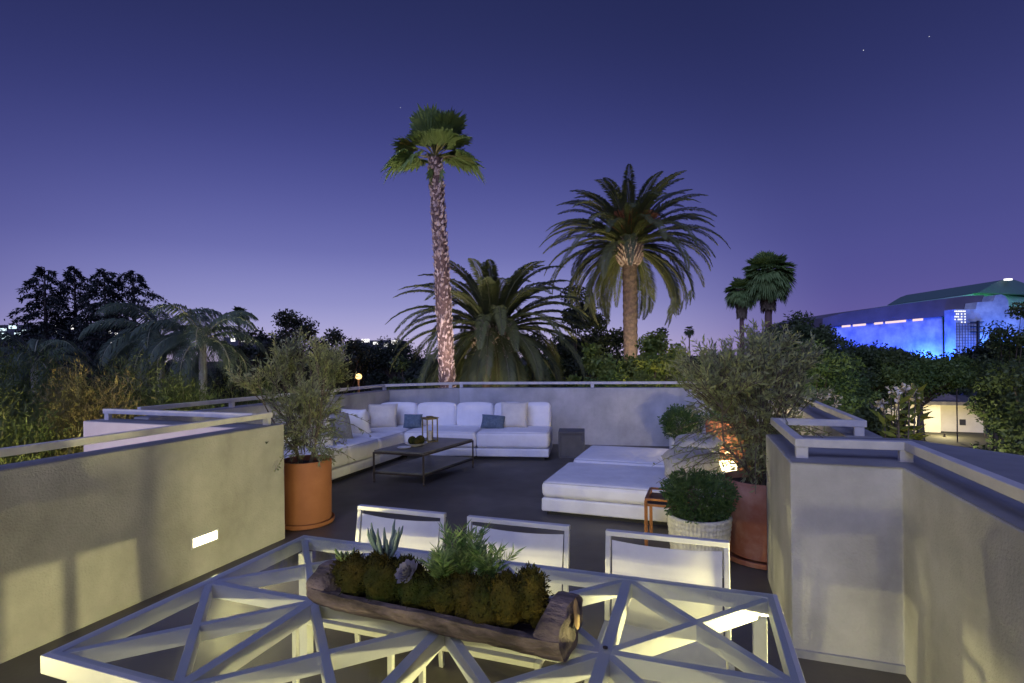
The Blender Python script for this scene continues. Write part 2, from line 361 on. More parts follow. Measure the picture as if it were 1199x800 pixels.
# ------------------------------------------------------------------ lights of the terrace, with added fill lamps
def step_light(loc, nrm, label, energy, col=(1, .89, .37), spot=150):
    """recessed wall light: metal frame, glowing lens, its own lamp"""
    nrm = Vector(nrm).normalized(); rz = math.atan2(nrm.y, nrm.x)+PI/2
    t = thing('step_light', label, 'wall light', loc, rz)     # local -y = outward
    fr = MB()
    for x0, x1, z0, z1 in ((-.125, .125, .035, .047), (-.125, .125, -.047, -.035), (-.125, -.112, -.035, .035), (.112, .125, -.035, .035)):
        fr.box(x0, x1, -.008, .01, z0, z1)
    fr.build('frame', M['white_metal'], t)
    MB().box(-.112, .112, -.003, .008, -.035, .035).build('lens', M['lamp_warm'], t)
    l = lamp('lamp', 'SPOT', (0, -.03, 0), energy, col, t, .055, spot, (0, -1, .24), .5)
    return t
n_in = Vector((dl.y, -dl.x, 0))
lp = Vector((-2.235+(4.31-5.14)*.361, 4.31, .285))
step_light(lp+n_in*.001, n_in, 'glowing recessed rectangular light low in the left parapet', 110, spot=110)
rn = Vector((-1.04, .335, 0)).normalized()
step_light(Vector((2.115-.335*.78, 2.86-.78, .29))+rn*.001, rn, 'recessed light low in the right parapet beside the dining table', 430, spot=98)
lq = Vector((-2.235+(1.5-5.14)*.361, 1.5, .285))
step_light(lq+n_in*.001, n_in, 'recessed light low in the left parapet, near the camera end', 400)
step_light(Vector((2.115-.335*2.35, 2.86-2.35, .30))+rn*.001, rn, 'added fill light, recessed out of view in the right parapet nearest the house', 62, spot=140)  # added lamp, brightens the sides of the table bars and the seats
step_light(Vector((2.875, 5.0, .30)), (-1, .34, 0), 'recessed light low in the right lounge parapet behind the large olive pot', 40, spot=165)
step_light(Vector((-2.2, -2.499, .5)), (0, 1, 0), 'added fill light, recessed out of view low in the house wall', 230, spot=150)  # added lamp behind the camera, warms upright faces but not the tops
# house wall behind the camera with a lantern sconce
hw = MB().box(-6, 5, -2.75, -2.5, -.3, 4).build('house_wall', M['stucco']); tag(hw, 'tall stucco house wall closing the terrace behind the dining table', 'wall')
t = thing('wall_sconce', 'small downlight lantern on the house wall', 'wall lamp', (-.75, -2.5, 2.35))
MB().box(-.06, .06, 0, .12, -.1, .1).build('housing', M['bronze'], t)
MB().box(-.05, .05, .121, .13, -.08, .08).build('lens', M['lamp_warm'], t)
lamp('lamp', 'POINT', (0, .25, -.02), 95, (1, .88, .50), t, .09)

# ------------------------------------------------------------------ dining table
def dining_table():
    t = thing('dining_table', 'white metal dining table with a star lattice under clear glass, nearest the camera', 'table', (-.268, 2.002, 0), -Y)
    hx, hy, zt = 1.22, .64, .74
    ap = MB(); w_ = .042; h_ = .064; zc = zt-h_/2
    # mitred rim
    for (a, b) in (((-hx, -hy), (hx, -hy)), ((hx, -hy), (hx, hy)), ((hx, hy), (-hx, hy)), ((-hx, hy), (-hx, -hy))):
        sx = lambda p, k: (p[0]*(1-k/abs(p[0])), p[1]*(1-k/abs(p[1])))
        ia, ib = sx(a, w_), sx(b, w_)
        vs = [(*a, zt), (*b, zt), (*ib, zt), (*ia, zt), (*a, zt-h_), (*b, zt-h_), (*ib, zt-h_), (*ia, zt-h_)]
        ap.add(vs, [(0, 1, 2, 3), (7, 6, 5, 4), (4, 5, 1, 0), (6, 7, 3, 2)])
    ap.build('rim', M['table_metal'], t, bevel=.003)
    g_ = MB(); xs = [-hx+.025, -hx/2, 0, hx/2, hx-.025]; ys = [hy-.025, 0, -hy+.025]
    # the nodes, and every bar clipped so nothing is coplanar: each family of bars sits 1 mm lower
    def bar(p, q, wd, dz): g_.bar((*p, zc-dz), (*q, zc-dz), wd, h_-.002, ext=-.012)
    for i in range(1, 4): bar((xs[i], ys[0]), (xs[i], ys[2]), .042, .0012)
    bar((xs[0], 0), (xs[4], 0), .034, .0024)
    k = 0
    for i in range(4):
        for j in range(2):
            bar((xs[i], ys[j]), (xs[i+1], ys[j+1]), .031, .0036)
            bar((xs[i+1], ys[j]), (xs[i], ys[j+1]), .031, .0048)
    g_.build('lattice', M['table_metal'], t, bevel=.002)
    MB().box(-hx+.02, hx-.02, -hy+.02, hy-.02, zt+.0008, zt+.0065).build('glass_top', M['pane'], t)
    for x in xs[1:4]:
        MB().lathe([(.009, 0), (.009, .003)], 12, (x, 0, zt+.0066), cap1=True).build('bolt', M['bronze'], t)
    for sx_ in (-1, 1):
        for sy_ in (-1, 1):
            MB().box(-.026, .026, -.026, .026, 0, zt-h_-.001, Matrix.Translation((sx_*(hx-.075), sy_*(hy-.075), 0))).build('leg', M['table_metal'], t, bevel=.003)
    return t
dining_table()
# ------------------------------------------------------------------ chairs
def sling_surface(w, h, n, T, dep=.02, th_=.006):
    """slightly sagging fabric panel in local x (width) and y (height)"""
    m = MB(); vs = []; fs = []
    for side in (0, 1):
        for j in range(n+1):
            for i in range(n+1):
                u = i/n*2-1; v = j/n*2-1
                top = (1-u*u)*.010*(v > .99)
                z = -dep*(1-u**2)*(.6+.4*(1-v*v))+(th_ if side else 0)
                vs.append(T @ Vector((u*w/2*(1-.012*(1-v*v)), v*h/2-(1-u*u)*.012*max(0, v), z)))
    k = (n+1)**2
    for j in range(n):
        for i in range(n):
            a = j*(n+1)+i; q = (a, a+1, a+n+2, a+n+1)
            fs.append(tuple(reversed(q))); fs.append(tuple(x+k for x in q))
    edge = [i for i in range(n+1)]+[j*(n+1)+n for j in range(1, n+1)]+[n*(n+1)+i for i in range(n-1, -1, -1)]+[j*(n+1) for j in range(n-1, 0, -1)]
    for a, b in zip(edge, edge[1:]+edge[:1]): fs.append((a, b, b+k, a+k))
    return m.add(vs, fs)
def make_chair(loc, label):
    t = thing('dining_chair', label, 'chair', loc, -Y, 'white sling dining chairs')
    W = .585; zt = .855; s = .026
    def back(z): return .0+(z-zt)*.16           # y of the reclined back at height z
    fr = MB()
    for sx_ in (-1, 1):
        x = sx_*(W/2-s/2)
        fr.bar((x, back(.40), .40), (x, back(zt-s), zt-s), s, s, up=(0, 1, 0))
    fr.bar((-W/2, back(zt-s/2), zt-s/2), (W/2, back(zt-s/2), zt-s/2), .034, s, up=(0, 0, 1))
    fr.build('back_frame', M['white_metal'], t, bevel=.003)
    ang = math.atan2(1, .16)
    c = (zt-.045+.395)/2; hgt = zt-.045-.395
    T = Matrix.Translation((0, back(c), c)) @ Matrix.Rotation(ang, 4, 'X') @ Matrix.Rotation(PI, 4, 'Y')
    T = Matrix.Translation((0, back(c), c)) @ Matrix(((1, 0, 0, 0), (0, .158, -.987, 0), (0, .987, .158, 0), (0, 0, 0, 1)))
    sling_surface(W-2*s-.012, hgt, 14, T, -.018).build('backrest', M['sling'], t, smooth=40)
    yb = back(.40); yf = yb-.50
    sf = MB()
    for sx_ in (-1, 1): sf.bar((sx_*(W/2-s/2), yb, .415), (sx_*(W/2-s/2), yf, .43), s, s)
    sf.bar((-W/2+s, yf+s/2, .43), (W/2-s, yf+s/2, .43), s, s)
    sf.build('seat_frame', M['white_metal'], t, bevel=.003)
    T = Matrix.Translation((0, (yb+yf)/2, .437))
    sling_surface(W-2*s-.006, .45, 10, T, .02).build('seat', M['sling'], t, smooth=40)
    for sx_ in (-1, 1):
        x = sx_*(W/2-s/2)
        MB().bar((x, yf+.015, .415), (x, yf+.01, 0), s, s, up=(0, 1, 0)).build('leg', M['white_metal'], t, bevel=.003)
        MB().bar((x, yb, .40), (x, yb+.03, 0), s, s, up=(0, 1, 0)).build('leg', M['white_metal'], t, bevel=.003)
    return t
ch0 = make_chair((-.667, 3.11, 0), 'leftmost white sling chair, nearest the smooth terracotta pot')
for (x, y), lb in (((.018, 2.865), 'middle white sling chair behind the moss planter'), ((.747, 2.60), 'rightmost white sling chair, nearest the woven plant pot')):
    c = copy_tree(ch0); c.location = (x, y, 0); c['label'] = lb
c = copy_tree(ch0); c.location = (-1.66, 1.42, 0); c.rotation_euler.z = -Y+PI; c['label'] = 'white sling chair on the near side of the table, only its corner showing'

# ------------------------------------------------------------------ log planter with moss
def log_planter():
    a = Vector((-.785, 2.20, .748)); b = Vector((.19, 1.775, .748))
    Lg = (b-a).length
    t = thing('log_planter', 'hollowed driftwood log trough on the lattice table, filled with moss', 'planter', (a+b)/2, math.atan2(b.y-a.y, b.x-a.x))
    n, k = 46, 36; vs = []; fs = []
    def prof(u):          # outer radius (y half width, z height) and cavity factor along the length
        e = abs(u)
        cav = max(0, min(1, (.86-e)/.10)); cav = cav*cav*(3-2*cav)
        rr = .132*(1-.10*max(0, (e-.7)/.3)**2)*(1+.12*(u > 0)*u-.12*(u < 0)*abs(u))
        return rr, cav
    for i in range(n+1):
        u = i/n*2-1; rr, cav = prof(u); x = u*Lg/2
        bend = .012*math.sin(u*2.2+.5)
        for j in range(k):
            if j < k//2:                # outer underside arc
                th_ = PI+PI*(j/(k//2-1)) ; y_ = rr*1.02*math.cos(th_); z_ = rr*.84*math.sin(th_)
                if z_ < -.085: z_ = -.085+(z_+.085)*.25
            else:                      # inside / top arc going back
                q = (j-k//2)/(k//2-1); th_ = 2*PI-PI*q
                yc = rr*.80*math.cos(th_); zc_ = rr*.62*math.sin(th_)
                yt = rr*.98*math.cos(PI*q); zt_ = rr*.55*math.sin(PI*q)
                y_ = yc*cav+yt*(1-cav); z_ = zc_*cav+zt_*(1-cav)
            pnt = Vector((x*5, y_*14, z_*14)); nz = noise.noise(pnt*.8)*.010+noise.noise(Vector((x*14, y_*40, z_*40)))*.006+noise.noise(Vector((x*38, y_*60, z_*60)))*.003
            f_ = 1+nz/max(.03, math.hypot(y_, z_))
            vs.append((x+(.015*noise.noise(Vector((y_*20, z_*20, 3)))if i in (0, n) else 0), y_*f_+bend, max(z_*f_, -.09)+.091))
    for i in range(n):
        for j in range(k): fs.append((i*k+j, (i+1)*k+j, (i+1)*k+(j+1) % k, i*k+(j+1) % k))
    m = MB().add(vs, fs)
    m.add(vs[:k], [tuple(range(k))]); m.build('trough', M['log'], t, smooth=60)
    m2 = MB(); cen = Vector((Lg/2+.004, .012*math.sin(2.7), .091)); ring = [Vector(v) for v in vs[n*k:(n+1)*k]]
    mid = [cen+(v-cen)*.55+Vector((.004, 0, 0)) for v in ring]
    m2.add([tuple(v) for v in ring]+[tuple(v) for v in mid]+[tuple(cen+Vector((-.01, 0, 0)))], [(j, (j+1) % k, k+(j+1) % k, k+j) for j in range(k)]+[(k+j, k+(j+1) % k, 2*k) for j in range(k)])
    m2.build('end_face', M['log'], t)
    ck = MB(); ck.lathe([(.0, .006), (.03, .006), (.038, .0)], 26, rfn=lambda a_, z: 1+.14*math.sin(2*a_+1)+.07*math.sin(5*a_))
    o = ck.build('cut_face', M['log_cut'], t, smooth=60); o.location = (Lg/2+.010, .022, .118); o.rotation_euler = (0, math.radians(86), 0); o.scale = (1.25, .75, 1)
    # moss mounds
    r = np.random.default_rng(5)
    def mound(name, cs, m_, dens):
        mb = MB(); P = []; Nn = []
        for (cx, cy, cz, ax, ay, az) in cs:
            nn, kk = 14, 20; base = len(mb.v); vv = []
            for i in range(nn+1):
                ph = PI*i/nn
                for j in range(kk):
                    a_ = 2*PI*j/kk; d = Vector((math.sin(ph)*math.cos(a_), math.sin(ph)*math.sin(a_), math.cos(ph)))
                    q = 1+.30*noise.noise(d*1.9+Vector((cx*40, cy*9, 1)))+.22*noise.noise(d*5+Vector((cx*50, 2, 1)))
                    pt = Vector((cx+d.x*ax*q, cy+d.y*ay*q, cz+d.z*az*q)); vv.append(pt)
                    if d.z > -.3:
                        for _ in range(dens): P.append(pt+Vector(r.normal(size=3)*.006)); Nn.append(d)
            mb.add(vv, [(i*kk+j, i*kk+(j+1) % kk, (i+1)*kk+(j+1) % kk, (i+1)*kk+j) for i in range(nn) for j in range(kk)])
        body = mb.build(name, m_, t, smooth=180)
        V, F = leaves(np.array([list(p_) for p_ in P]), .016, .30, np.array([list(d_) for d_ in Nn]), r, .6)
        b_ = len(body.data.vertices)
        # merge tufts into the same mesh
        me = bpy.data.meshes.new(name); me.from_pydata([tuple(v.co) for v in body.data.vertices]+[tuple(v) for v in V], [], [tuple(p_.vertices) for p_ in body.data.polygons]+[tuple(int(i)+b_ for i in q) for q in F]); me.materials.append(m_)
        me.shade_smooth(); body.data = me
    cs = []
    for u, yo, q, hq in ((-.80, -.01, .85, .052), (-.66, -.03, 1.1, .078), (-.52, .02, 1.15, .095), (-.40, -.035, 1.2, .088), (-.24, .01, 1.05, .080), (-.13, -.045, .95, .062), (.0, -.03, 1.0, .055), (.03, .045, .9, .060), (.14, -.045, 1.0, .058), (.28, -.02, 1.15, .066), (.36, .045, 1.0, .070), (.44, -.045, 1.1, .078)):
        cs.append((u*Lg/2, yo, .125, .062*q, .062*q, hq)); cs.append((u*Lg/2+.035, yo*-.9+.01, .120, .048*q, .045, hq*.72))
    mound('moss', cs, M['moss'], 4)
    mound('moss', [(.29*Lg, -.03, .14, .07, .065, .085), (.365*Lg, .01, .15, .05, .06, .09), (.33*Lg, .05, .14, .06, .04, .08)], M['moss_b'], 5)
    # finger succulent
    def fingers(cx, cy, n_, hh, spread, rad, m_, nm, seed):
        rr = random.Random(seed); segs = []
        for i in range(n_):
            a_ = rr.uniform(0, 2*PI); lean = rr.uniform(.1, spread); h_ = hh*rr.uniform(.6, 1)
            pts = []
            for q in range(6):
                s_ = q/5; pts.append((cx+rr.uniform(-.004, .004)+math.cos(a_)*(lean*s_*h_*(1.3-.5*s_)+.01), cy+math.sin(a_)*(lean*s_*h_*(1.3-.5*s_)+.01), .175+h_*s_))
            segs.append((pts, [rad*.8, rad, rad*1.05, rad, rad*.8, rad*.25]))
        pipes(segs, 7).build(nm, m_, t, smooth=60)
    fingers(-.235*Lg, .03, 12, .155, .9, .0075, M['blueleaf'], 'chalk_sticks', 3)
    fingers(-.40*Lg, -.01, 9, .05, 1.3, .005, M['rosemary'], 'chalk_sticks', 9)
    # rosette
    ro = MB(); c0 = Vector((-.085*Lg, -.045, .185)); ax = Vector((-.25, -.62, .74)).normalized()
    e1 = ax.cross(Vector((1, 0, 0))).normalized(); e2 = ax.cross(e1)
    for i in range(34):
        a_ = i*2.39996; s_ = math.sqrt((i+1)/34); ln = .014+.045*s_; tilt = .15+1.15*(1-s_)
        d = (e1*math.cos(a_)+e2*math.sin(a_))*math.cos(tilt)+ax*math.sin(tilt); sd_ = d.cross(ax).normalized(); up = sd_.cross(d)
        w_ = ln*.36; b_ = c0+ax*(.012*(1-s_))
        vs_ = [b_-up*.003, b_+d*ln*.4+sd_*w_*.8+up*.004, b_+d*ln*.78+sd_*w_*.8+up*.006, b_+d*ln+up*.01, b_+d*ln*.78-sd_*w_*.8+up*.006, b_+d*ln*.4-sd_*w_*.8+up*.004, b_+d*ln*.55-up*.003]
        ro.add(vs_, [(0, 1, 6), (1, 2, 6), (2, 3, 6), (3, 4, 6), (4, 5, 6), (5, 0, 6), (0, 5, 4, 3, 2, 1)])
    ro.build('rosette', M['rosette'], t, smooth=50)
    # spiky narrow-leaved plants
    def spiky(cx, cy, n_, hh, m_, seed, sp=.75):
        rr = np.random.default_rng(seed); P = []; D = []
        for i in range(n_):
            a_ = rr.uniform(0, 2*PI); ln = rr.uniform(0, sp); h_ = hh*rr.uniform(.5, 1)
            for q in range(16):
                s_ = (q+1)/16; c_ = np.array([cx+math.cos(a_)*ln*h_*s_, cy+math.sin(a_)*ln*h_*s_, .165+h_*s_])
                for e_ in range(3):
                    P.append(c_); b_ = rr.uniform(0, 2*PI); D.append([math.cos(b_)+math.cos(a_)*ln, math.sin(b_)+math.sin(a_)*ln, .9])
        V, F = leaves(np.array(P), .046, .13, np.array(D), rr, .15)
        npmesh('spiky_succulent', V, F, m_, t)
    spiky(.03*Lg, -.02, 22, .11, M['rosemary'], 1, .9)
    spiky(.10*Lg, .035, 20, .175, M['rosemary'], 2, .8)
    spiky(.185*Lg, .04, 16, .14, M['rosemary'], 4, 1.0)
    return t
log_planter()

# ------------------------------------------------------------------ cushions
def cushion(w, d, h, r=.03, puff=.02, n=14, seed=0, wr=.004):
    """rounded upholstery block, base centre at origin"""
    V = []; F = []; idx = {}
    def pt(u, v, t_):
        key = (round(u, 5), round(v, 5), round(t_, 5))
        if key in idx: return idx[key]
        x = u*w/2; y = v*d/2; z = (t_+1)/2*h
        # round the edges
        c = Vector((max(-w/2+r, min(w/2-r, x)), max(-d/2+r, min(d/2-r, y)), max(r, min(h-r, z))))
        dd = Vector((x, y, z))-c
        if dd.length > 1e-6: dd = dd.normalized()*r
        q = c+dd
        q.z += puff*(1-u**4)*(1-v**4)*(1 if t_ > 0 else -.2)*abs(t_)
        q.y += (puff*.4*(1-u**4)*(1-t_**2))*(1 if v > 0 else -1)*abs(v)**4
        q.x += (puff*.4*(1-v**4)*(1-t_**2))*(1 if u > 0 else -1)*abs(u)**4
        nz = noise.noise(q*7+Vector((seed*3.1, 0, 0)))*wr*1.5+noise.noise(q*22+Vector((seed, 5, 0)))*wr*.5
        q += (q-Vector((0, 0, h/2))).normalized()*nz
        idx[key] = len(V); V.append(q); return idx[key]
    def g(a): return -1+2*a/n
    e = r*1.0
    # non uniform grid: extra loops next to the edges
    def lines(size):
        s_ = [-1, -1+.3*2*r/size, -1+.8*2*r/size, -1+2*r/size]; mid = [(-1+2*r/size)+(2-4*r/size)*i/n for i in range(1, n)]
        return s_+mid+[-q for q in reversed(s_)]
    U, Vv = lines(w), lines(d); s_ = [-1, -1+.3*2*r/h, -1+.8*2*r/h, -1+2*r/h]; Tt = s_+[-1+2*r/h+(2-4*r/h)*i/4 for i in range(1, 4)]+[-q for q in reversed(s_)]
    for a in range(len(U)-1):
        for b in range(len(Vv)-1):
            F.append((pt(U[a], Vv[b], 1), pt(U[a+1], Vv[b], 1), pt(U[a+1], Vv[b+1], 1), pt(U[a], Vv[b+1], 1)))
            F.append((pt(U[a], Vv[b+1], -1), pt(U[a+1], Vv[b+1], -1), pt(U[a+1], Vv[b], -1), pt(U[a], Vv[b], -1)))
    for a in range(len(U)-1):
        for c in range(len(Tt)-1):
            F.append((pt(U[a], -1, Tt[c]), pt(U[a+1], -1, Tt[c]), pt(U[a+1], -1, Tt[c+1]), pt(U[a], -1, Tt[c+1])))
            F.append((pt(U[a+1], 1, Tt[c]), pt(U[a], 1, Tt[c]), pt(U[a], 1, Tt[c+1]), pt(U[a+1], 1, Tt[c+1])))
    for b in range(len(Vv)-1):
        for c in range(len(Tt)-1):
            F.append((pt(-1, Vv[b+1], Tt[c]), pt(-1, Vv[b], Tt[c]), pt(-1, Vv[b], Tt[c+1]), pt(-1, Vv[b+1], Tt[c+1])))
            F.append((pt(1, Vv[b], Tt[c]), pt(1, Vv[b+1], Tt[c]), pt(1, Vv[b+1], Tt[c+1]), pt(1, Vv[b], Tt[c+1])))
    return MB().add(V, F)
def pillow_mb(w, h, t_, seed=0, n=18):
    """throw pillow: local x width, z height, y thickness; bottom at z 0"""
    V = []; F = []
    for side in (-1, 1):
        for j in range(n+1):
            for i in range(n+1):
                u = i/n*2-1; v = j/n*2-1
                edge = max(0, (1-abs(u)**3.2)*(1-abs(v)**3.2))**.55
                pin = 1-.06*(1-abs(u)**2)*abs(v)**6; pin2 = 1-.06*(1-abs(v)**2)*abs(u)**6
                y = side*(edge*t_/2*(1+.18*noise.noise(Vector((u*1.7, v*1.7, seed*2.3+side))))+.004)
                y += .012*noise.noise(Vector((u*1.2, v*1.2, seed+9)))
                V.append((u*w/2*pin2, y, (v*pin+1)*h/2))
    k = (n+1)**2
    for j in range(n):
        for i in range(n):
            a = j*(n+1)+i; q = (a, a+1, a+n+2, a+n+1); F.append(q); F.append(tuple(x+k for x in reversed(q)))
    e = [i for i in range(n+1)]+[j*(n+1)+n for j in range(1, n+1)]+[n*(n+1)+i for i in range(n-1, -1, -1)]+[j*(n+1) for j in range(n-1, 0, -1)]
    for a, b in zip(e, e[1:]+e[:1]): F.append((b, a, a+k, b+k))
    return MB().add(V, F)
def throw_pillow(loc, rz, tilt, w, h, t_, m_, label, seed, roll=0):
    o = pillow_mb(w, h, t_, seed).build('throw_pillow', m_, None, smooth=80)
    o.location = loc; o.rotation_mode = 'XYZ'
    o.rotation_euler = (Matrix.Rotation(rz, 3, 'Z') @ Matrix.Rotation(tilt, 3, 'X') @ Matrix.Rotation(roll, 3, 'Y')).to_euler()
    return tag(o, label, 'pillow', 'loose pillows in the lounge')
def piping(o, w, d, h, r=.055):
    q = .72*r; x = w/2-r+q; y = d/2-r+q; z = h-r+q; c_ = .03; pts = []
    for sx_, sy_ in ((1, 1), (-1, 1), (-1, -1), (1, -1)):
        cx, cy = sx_*(x-c_), sy_*(y-c_); a0 = math.atan2(sy_, sx_)-PI/4
        for k_ in range(4): a = a0+PI/2*k_/3; pts.append((cx+c_*math.cos(a), cy+c_*math.sin(a), z+.002))
    MB().tube(pts+[pts[0]], .0055, 6, cap=False).build('piping', M['piping'], o, smooth=180)
# ------------------------------------------------------------------ sectional sofa
def sofa():
    t = thing('sectional_sofa', 'long white L-shaped sectional sofa against the far left corner of the terrace', 'sofa', (-1.9, 9.1, 0))
    o0 = Vector((-1.9, 9.1, 0))
    db = Vector((2.47, -.34, 0)).normalized(); nb = Vector((-db.y, db.x, 0))     # back run
    dlf = Vector((-.664, -1.918, 0)).normalized(); nf = Vector((dlf.y, -dlf.x, 0))   # left run, away from the corner
    if nf.x > 0: nf = -nf
    rb_ = math.atan2(db.y, db.x); rl_ = math.atan2(-dlf.y, -dlf.x)
    dep = 1.0
    def block(p, rz, w, d, z0, h, m_, nm, puff=.012, r=.03, seed=0):
        c_ = cushion(w, d, h, r, puff, 12, seed)
        o = c_.build(nm, m_, t, smooth=70); o.location = (p.x-o0.x, p.y-o0.y, z0); o.rotation_euler = (0, 0, rz); return o
    # back run: from beyond the corner to the right end
    Lb = (Vector((.60, 8.76, 0))-o0).length
    cuts = [-.95, .0, Lb*.5+.02, Lb]
    for i in range(3):
        a, b = cuts[i], cuts[i+1]; c_ = o0+db*(a+b)/2+nb*dep/2
        block(c_, rb_, b-a-.008, dep, .06, .135, M['linen'], 'base', .0, .02, i)
        piping(block(c_, rb_, b-a-.008, dep, .20, .27, M['linen_w'], 'seat_cushion', .022, .055, i+3), b-a-.008, dep, .27)
    # left run
    Ll = 3.1; cl = [.02, .72, 1.5, Ll]
    for i in range(3):
        a, b = cl[i], cl[i+1]; c_ = o0+dlf*(a+b)/2+nf*dep/2
        block(c_, rl_, b-a-.008, dep, .06, .135, M['linen'], 'base', 0, .02, i+7)
        piping(block(c_, rl_, b-a-.008, dep, .20, .27, M['linen_w'], 'seat_cushion', .022, .055, i+11), b-a-.008, dep, .27)
    # back cushions of the back run
    xs = [(-.75, -.02), (.0, .74), (.76, 1.44), (1.47, 2.02), (2.02, 2.50)]
    for i, (a, b) in enumerate(xs):
        c_ = o0+db*(a+b)/2+nb*(dep-.13)
        o = block(c_, rb_, b-a, .23, .455, .42, M['linen_w'], 'back_cushion', .035, .045, i+20)
        o.rotation_euler = (math.radians(-7), 0, rb_)
    for i, (a, b) in enumerate([(-.2, .5), (.52, 1.28), (1.3, 2.1), (2.12, 3.0)]):
        c_ = o0+dlf*(a+b)/2+nf*(dep-.12)
        block(c_, rl_, b-a, .2, .455, .34, M['linen_w'], 'back_cushion', .03, .07, i+30)
    pl = MB(); pl.prism([P2(o0+db*.05-o0+nb*.05), P2(db*(Lb-.08)+nb*.05), P2(db*(Lb-.08)+nb*(dep-.05)), P2(db*.05+nb*(dep-.05))], .001, .058)
    pl.prism([P2(dlf*.05+nf*.05), P2(dlf*(Ll-.05)+nf*.05), P2(dlf*(Ll-.05)+nf*(dep-.05)), P2(dlf*.05+nf*(dep-.05))], .001, .057)
    pl.build('plinth', M['plinth'], t)
    return o0, db, nb, dlf, nf, rb_, rl_
o0, db, nb, dlf, nf, rb_, rl_ = sofa()
def onback(a, dpt, z=.47): return o0+db*a+nb*dpt+Vector((0, 0, z))
def onleft(a, dpt, z=.47): return o0+dlf*a+nf*dpt+Vector((0, 0, z))
T20 = math.radians(-18)
throw_pillow(onback(1.86, .52, .485), rb_-.05, T20, .50, .47, .17, M['cream'], 'cream square pillow glowing warm near the right end of the sofa', 1)
throw_pillow(onback(1.50, .36, .485), rb_+.12, math.radians(-34), .42, .27, .13, M['teal_fab'], 'small blue pillow leaning in front of the cream one', 2, roll=.10)
throw_pillow(onleft(-.30, .62), rl_+PI/2+PI+.4, T20, .55, .46, .18, M['cream'], 'pale beige pillow tucked into the corner of the sofa', 3)
throw_pillow(onback(.02, .42), rb_+.1, math.radians(-28), .34, .28, .12, M['teal_fab'], 'small blue pillow in the sofa corner behind the lantern', 4)
rl2 = rl_+PI
throw_pillow(onleft(.42, .60), rl_-PI/2+PI-.05, T20, .52, .46, .18, M['linen'], 'off-white pillow between the grey pillow and the sofa corner', 5)
throw_pillow(onleft(.98, .58), rl_-PI/2+PI+.05, T20, .54, .46, .18, M['grey_fab'], 'plain grey square pillow on the left run of the sofa', 6)
throw_pillow(onleft(1.56, .54), rl_-PI/2+PI+.1, T20, .58, .48, .2, M['pat_fab'], 'white pillow with faint grey speckles, nearest the smooth terracotta pot', 7, roll=-.08)
# ------------------------------------------------------------------ daybeds
ex = Vector((1.23, -.46, 0)).normalized(); ey = Vector((.46, 1.23, 0)).normalized(); rz_d = math.atan2(ex.y, ex.x)
def daybed(corner, w, d, label, seed):
    c_ = Vector((*corner, 0))+ex*w/2+ey*d/2
    t = thing('daybed', label, 'daybed', c_, rz_d, 'white daybeds on the right of the lounge')
    cushion(w, d, .145, .02, 0, 14, seed).build('base', M['linen'], t, smooth=70).location = (0, 0, .045)
    mo = cushion(w, d, .175, .055, .018, 16, seed+1, .005).build('mattress', M['linen_w'], t, smooth=70); mo.location = (0, 0, .192); piping(mo, w, d, .175)
    MB().box(-w/2+.05, w/2-.05, -d/2+.05, d/2-.05, .001, .05).build('plinth', M['plinth'], t)
    return t
daybed((.305, 5.79), 1.95, 1.18, 'nearer white daybed, its front edge towards the dining table', 3)
daybed((.80, 7.07), 1.72, 1.16, 'farther white daybed, behind the nearer one', 8)
pp = Vector((.305, 5.79, 0))+ex*1.70+ey*.62
throw_pillow((1.86, 5.40, .50), rz_d+.15, math.radians(-76), .60, .48, .32, M['oat'], 'large pale grey pillow on the nearer daybed', 11)
throw_pillow((2.22, 6.45, .50), rz_d-.1, math.radians(-74), .60, .46, .30, M['oat'], 'pale pillow lying on the farther daybed, behind the olive branches', 12)
# ------------------------------------------------------------------ coffee table
def coffee():
    L1, L2, L3, L4 = Vector((-1.96, 7.41, 0)), Vector((-1.22, 7.15, 0)), Vector((-.64, 8.33, 0)), Vector((-1.38, 8.59, 0))
    c_ = (L1+L3)/2; t = thing('coffee_table', 'low dark metal coffee table with a lower shelf, before the sofa', 'coffee table', c_)
    P = [p-c_ for p in (L1, L2, L3, L4)]; zt = .455
    MB().prism([P2(p*1.0) for p in P], zt-.022, zt).build('table_top', M['slate'], t, bevel=.003)
    fr = MB()
    for i in range(4):
        a, b = P[i], P[(i+1) % 4]
        fr.bar((a.x, a.y, zt-.036-.001*i), (b.x, b.y, zt-.036-.001*i), .022, .024)
        fr.bar((a.x, a.y, .135-.001*i), (b.x, b.y, .135-.001*i), .02, .02)
    fr.build('frame', M['bronze'], t)
    MB().prism([P2(p*.985) for p in P], .147, .163).build('shelf', M['slate'], t, bevel=.002)
    for p in P:
        lg = MB().box(-.012, .012, -.012, .012, .045, zt-.024, Matrix.Translation(p*1.004)).build('leg', M['bronze'], t)
        cs = MB(); cs.tube([(p.x-.011, p.y, .024), (p.x+.011, p.y, .024)], .023, 14); cs.box(p.x-.015, p.x+.015, p.y-.006, p.y+.006, .03, .048)
        cs.build('caster', M['bronze'], t, smooth=40)
    return c_
coffee()
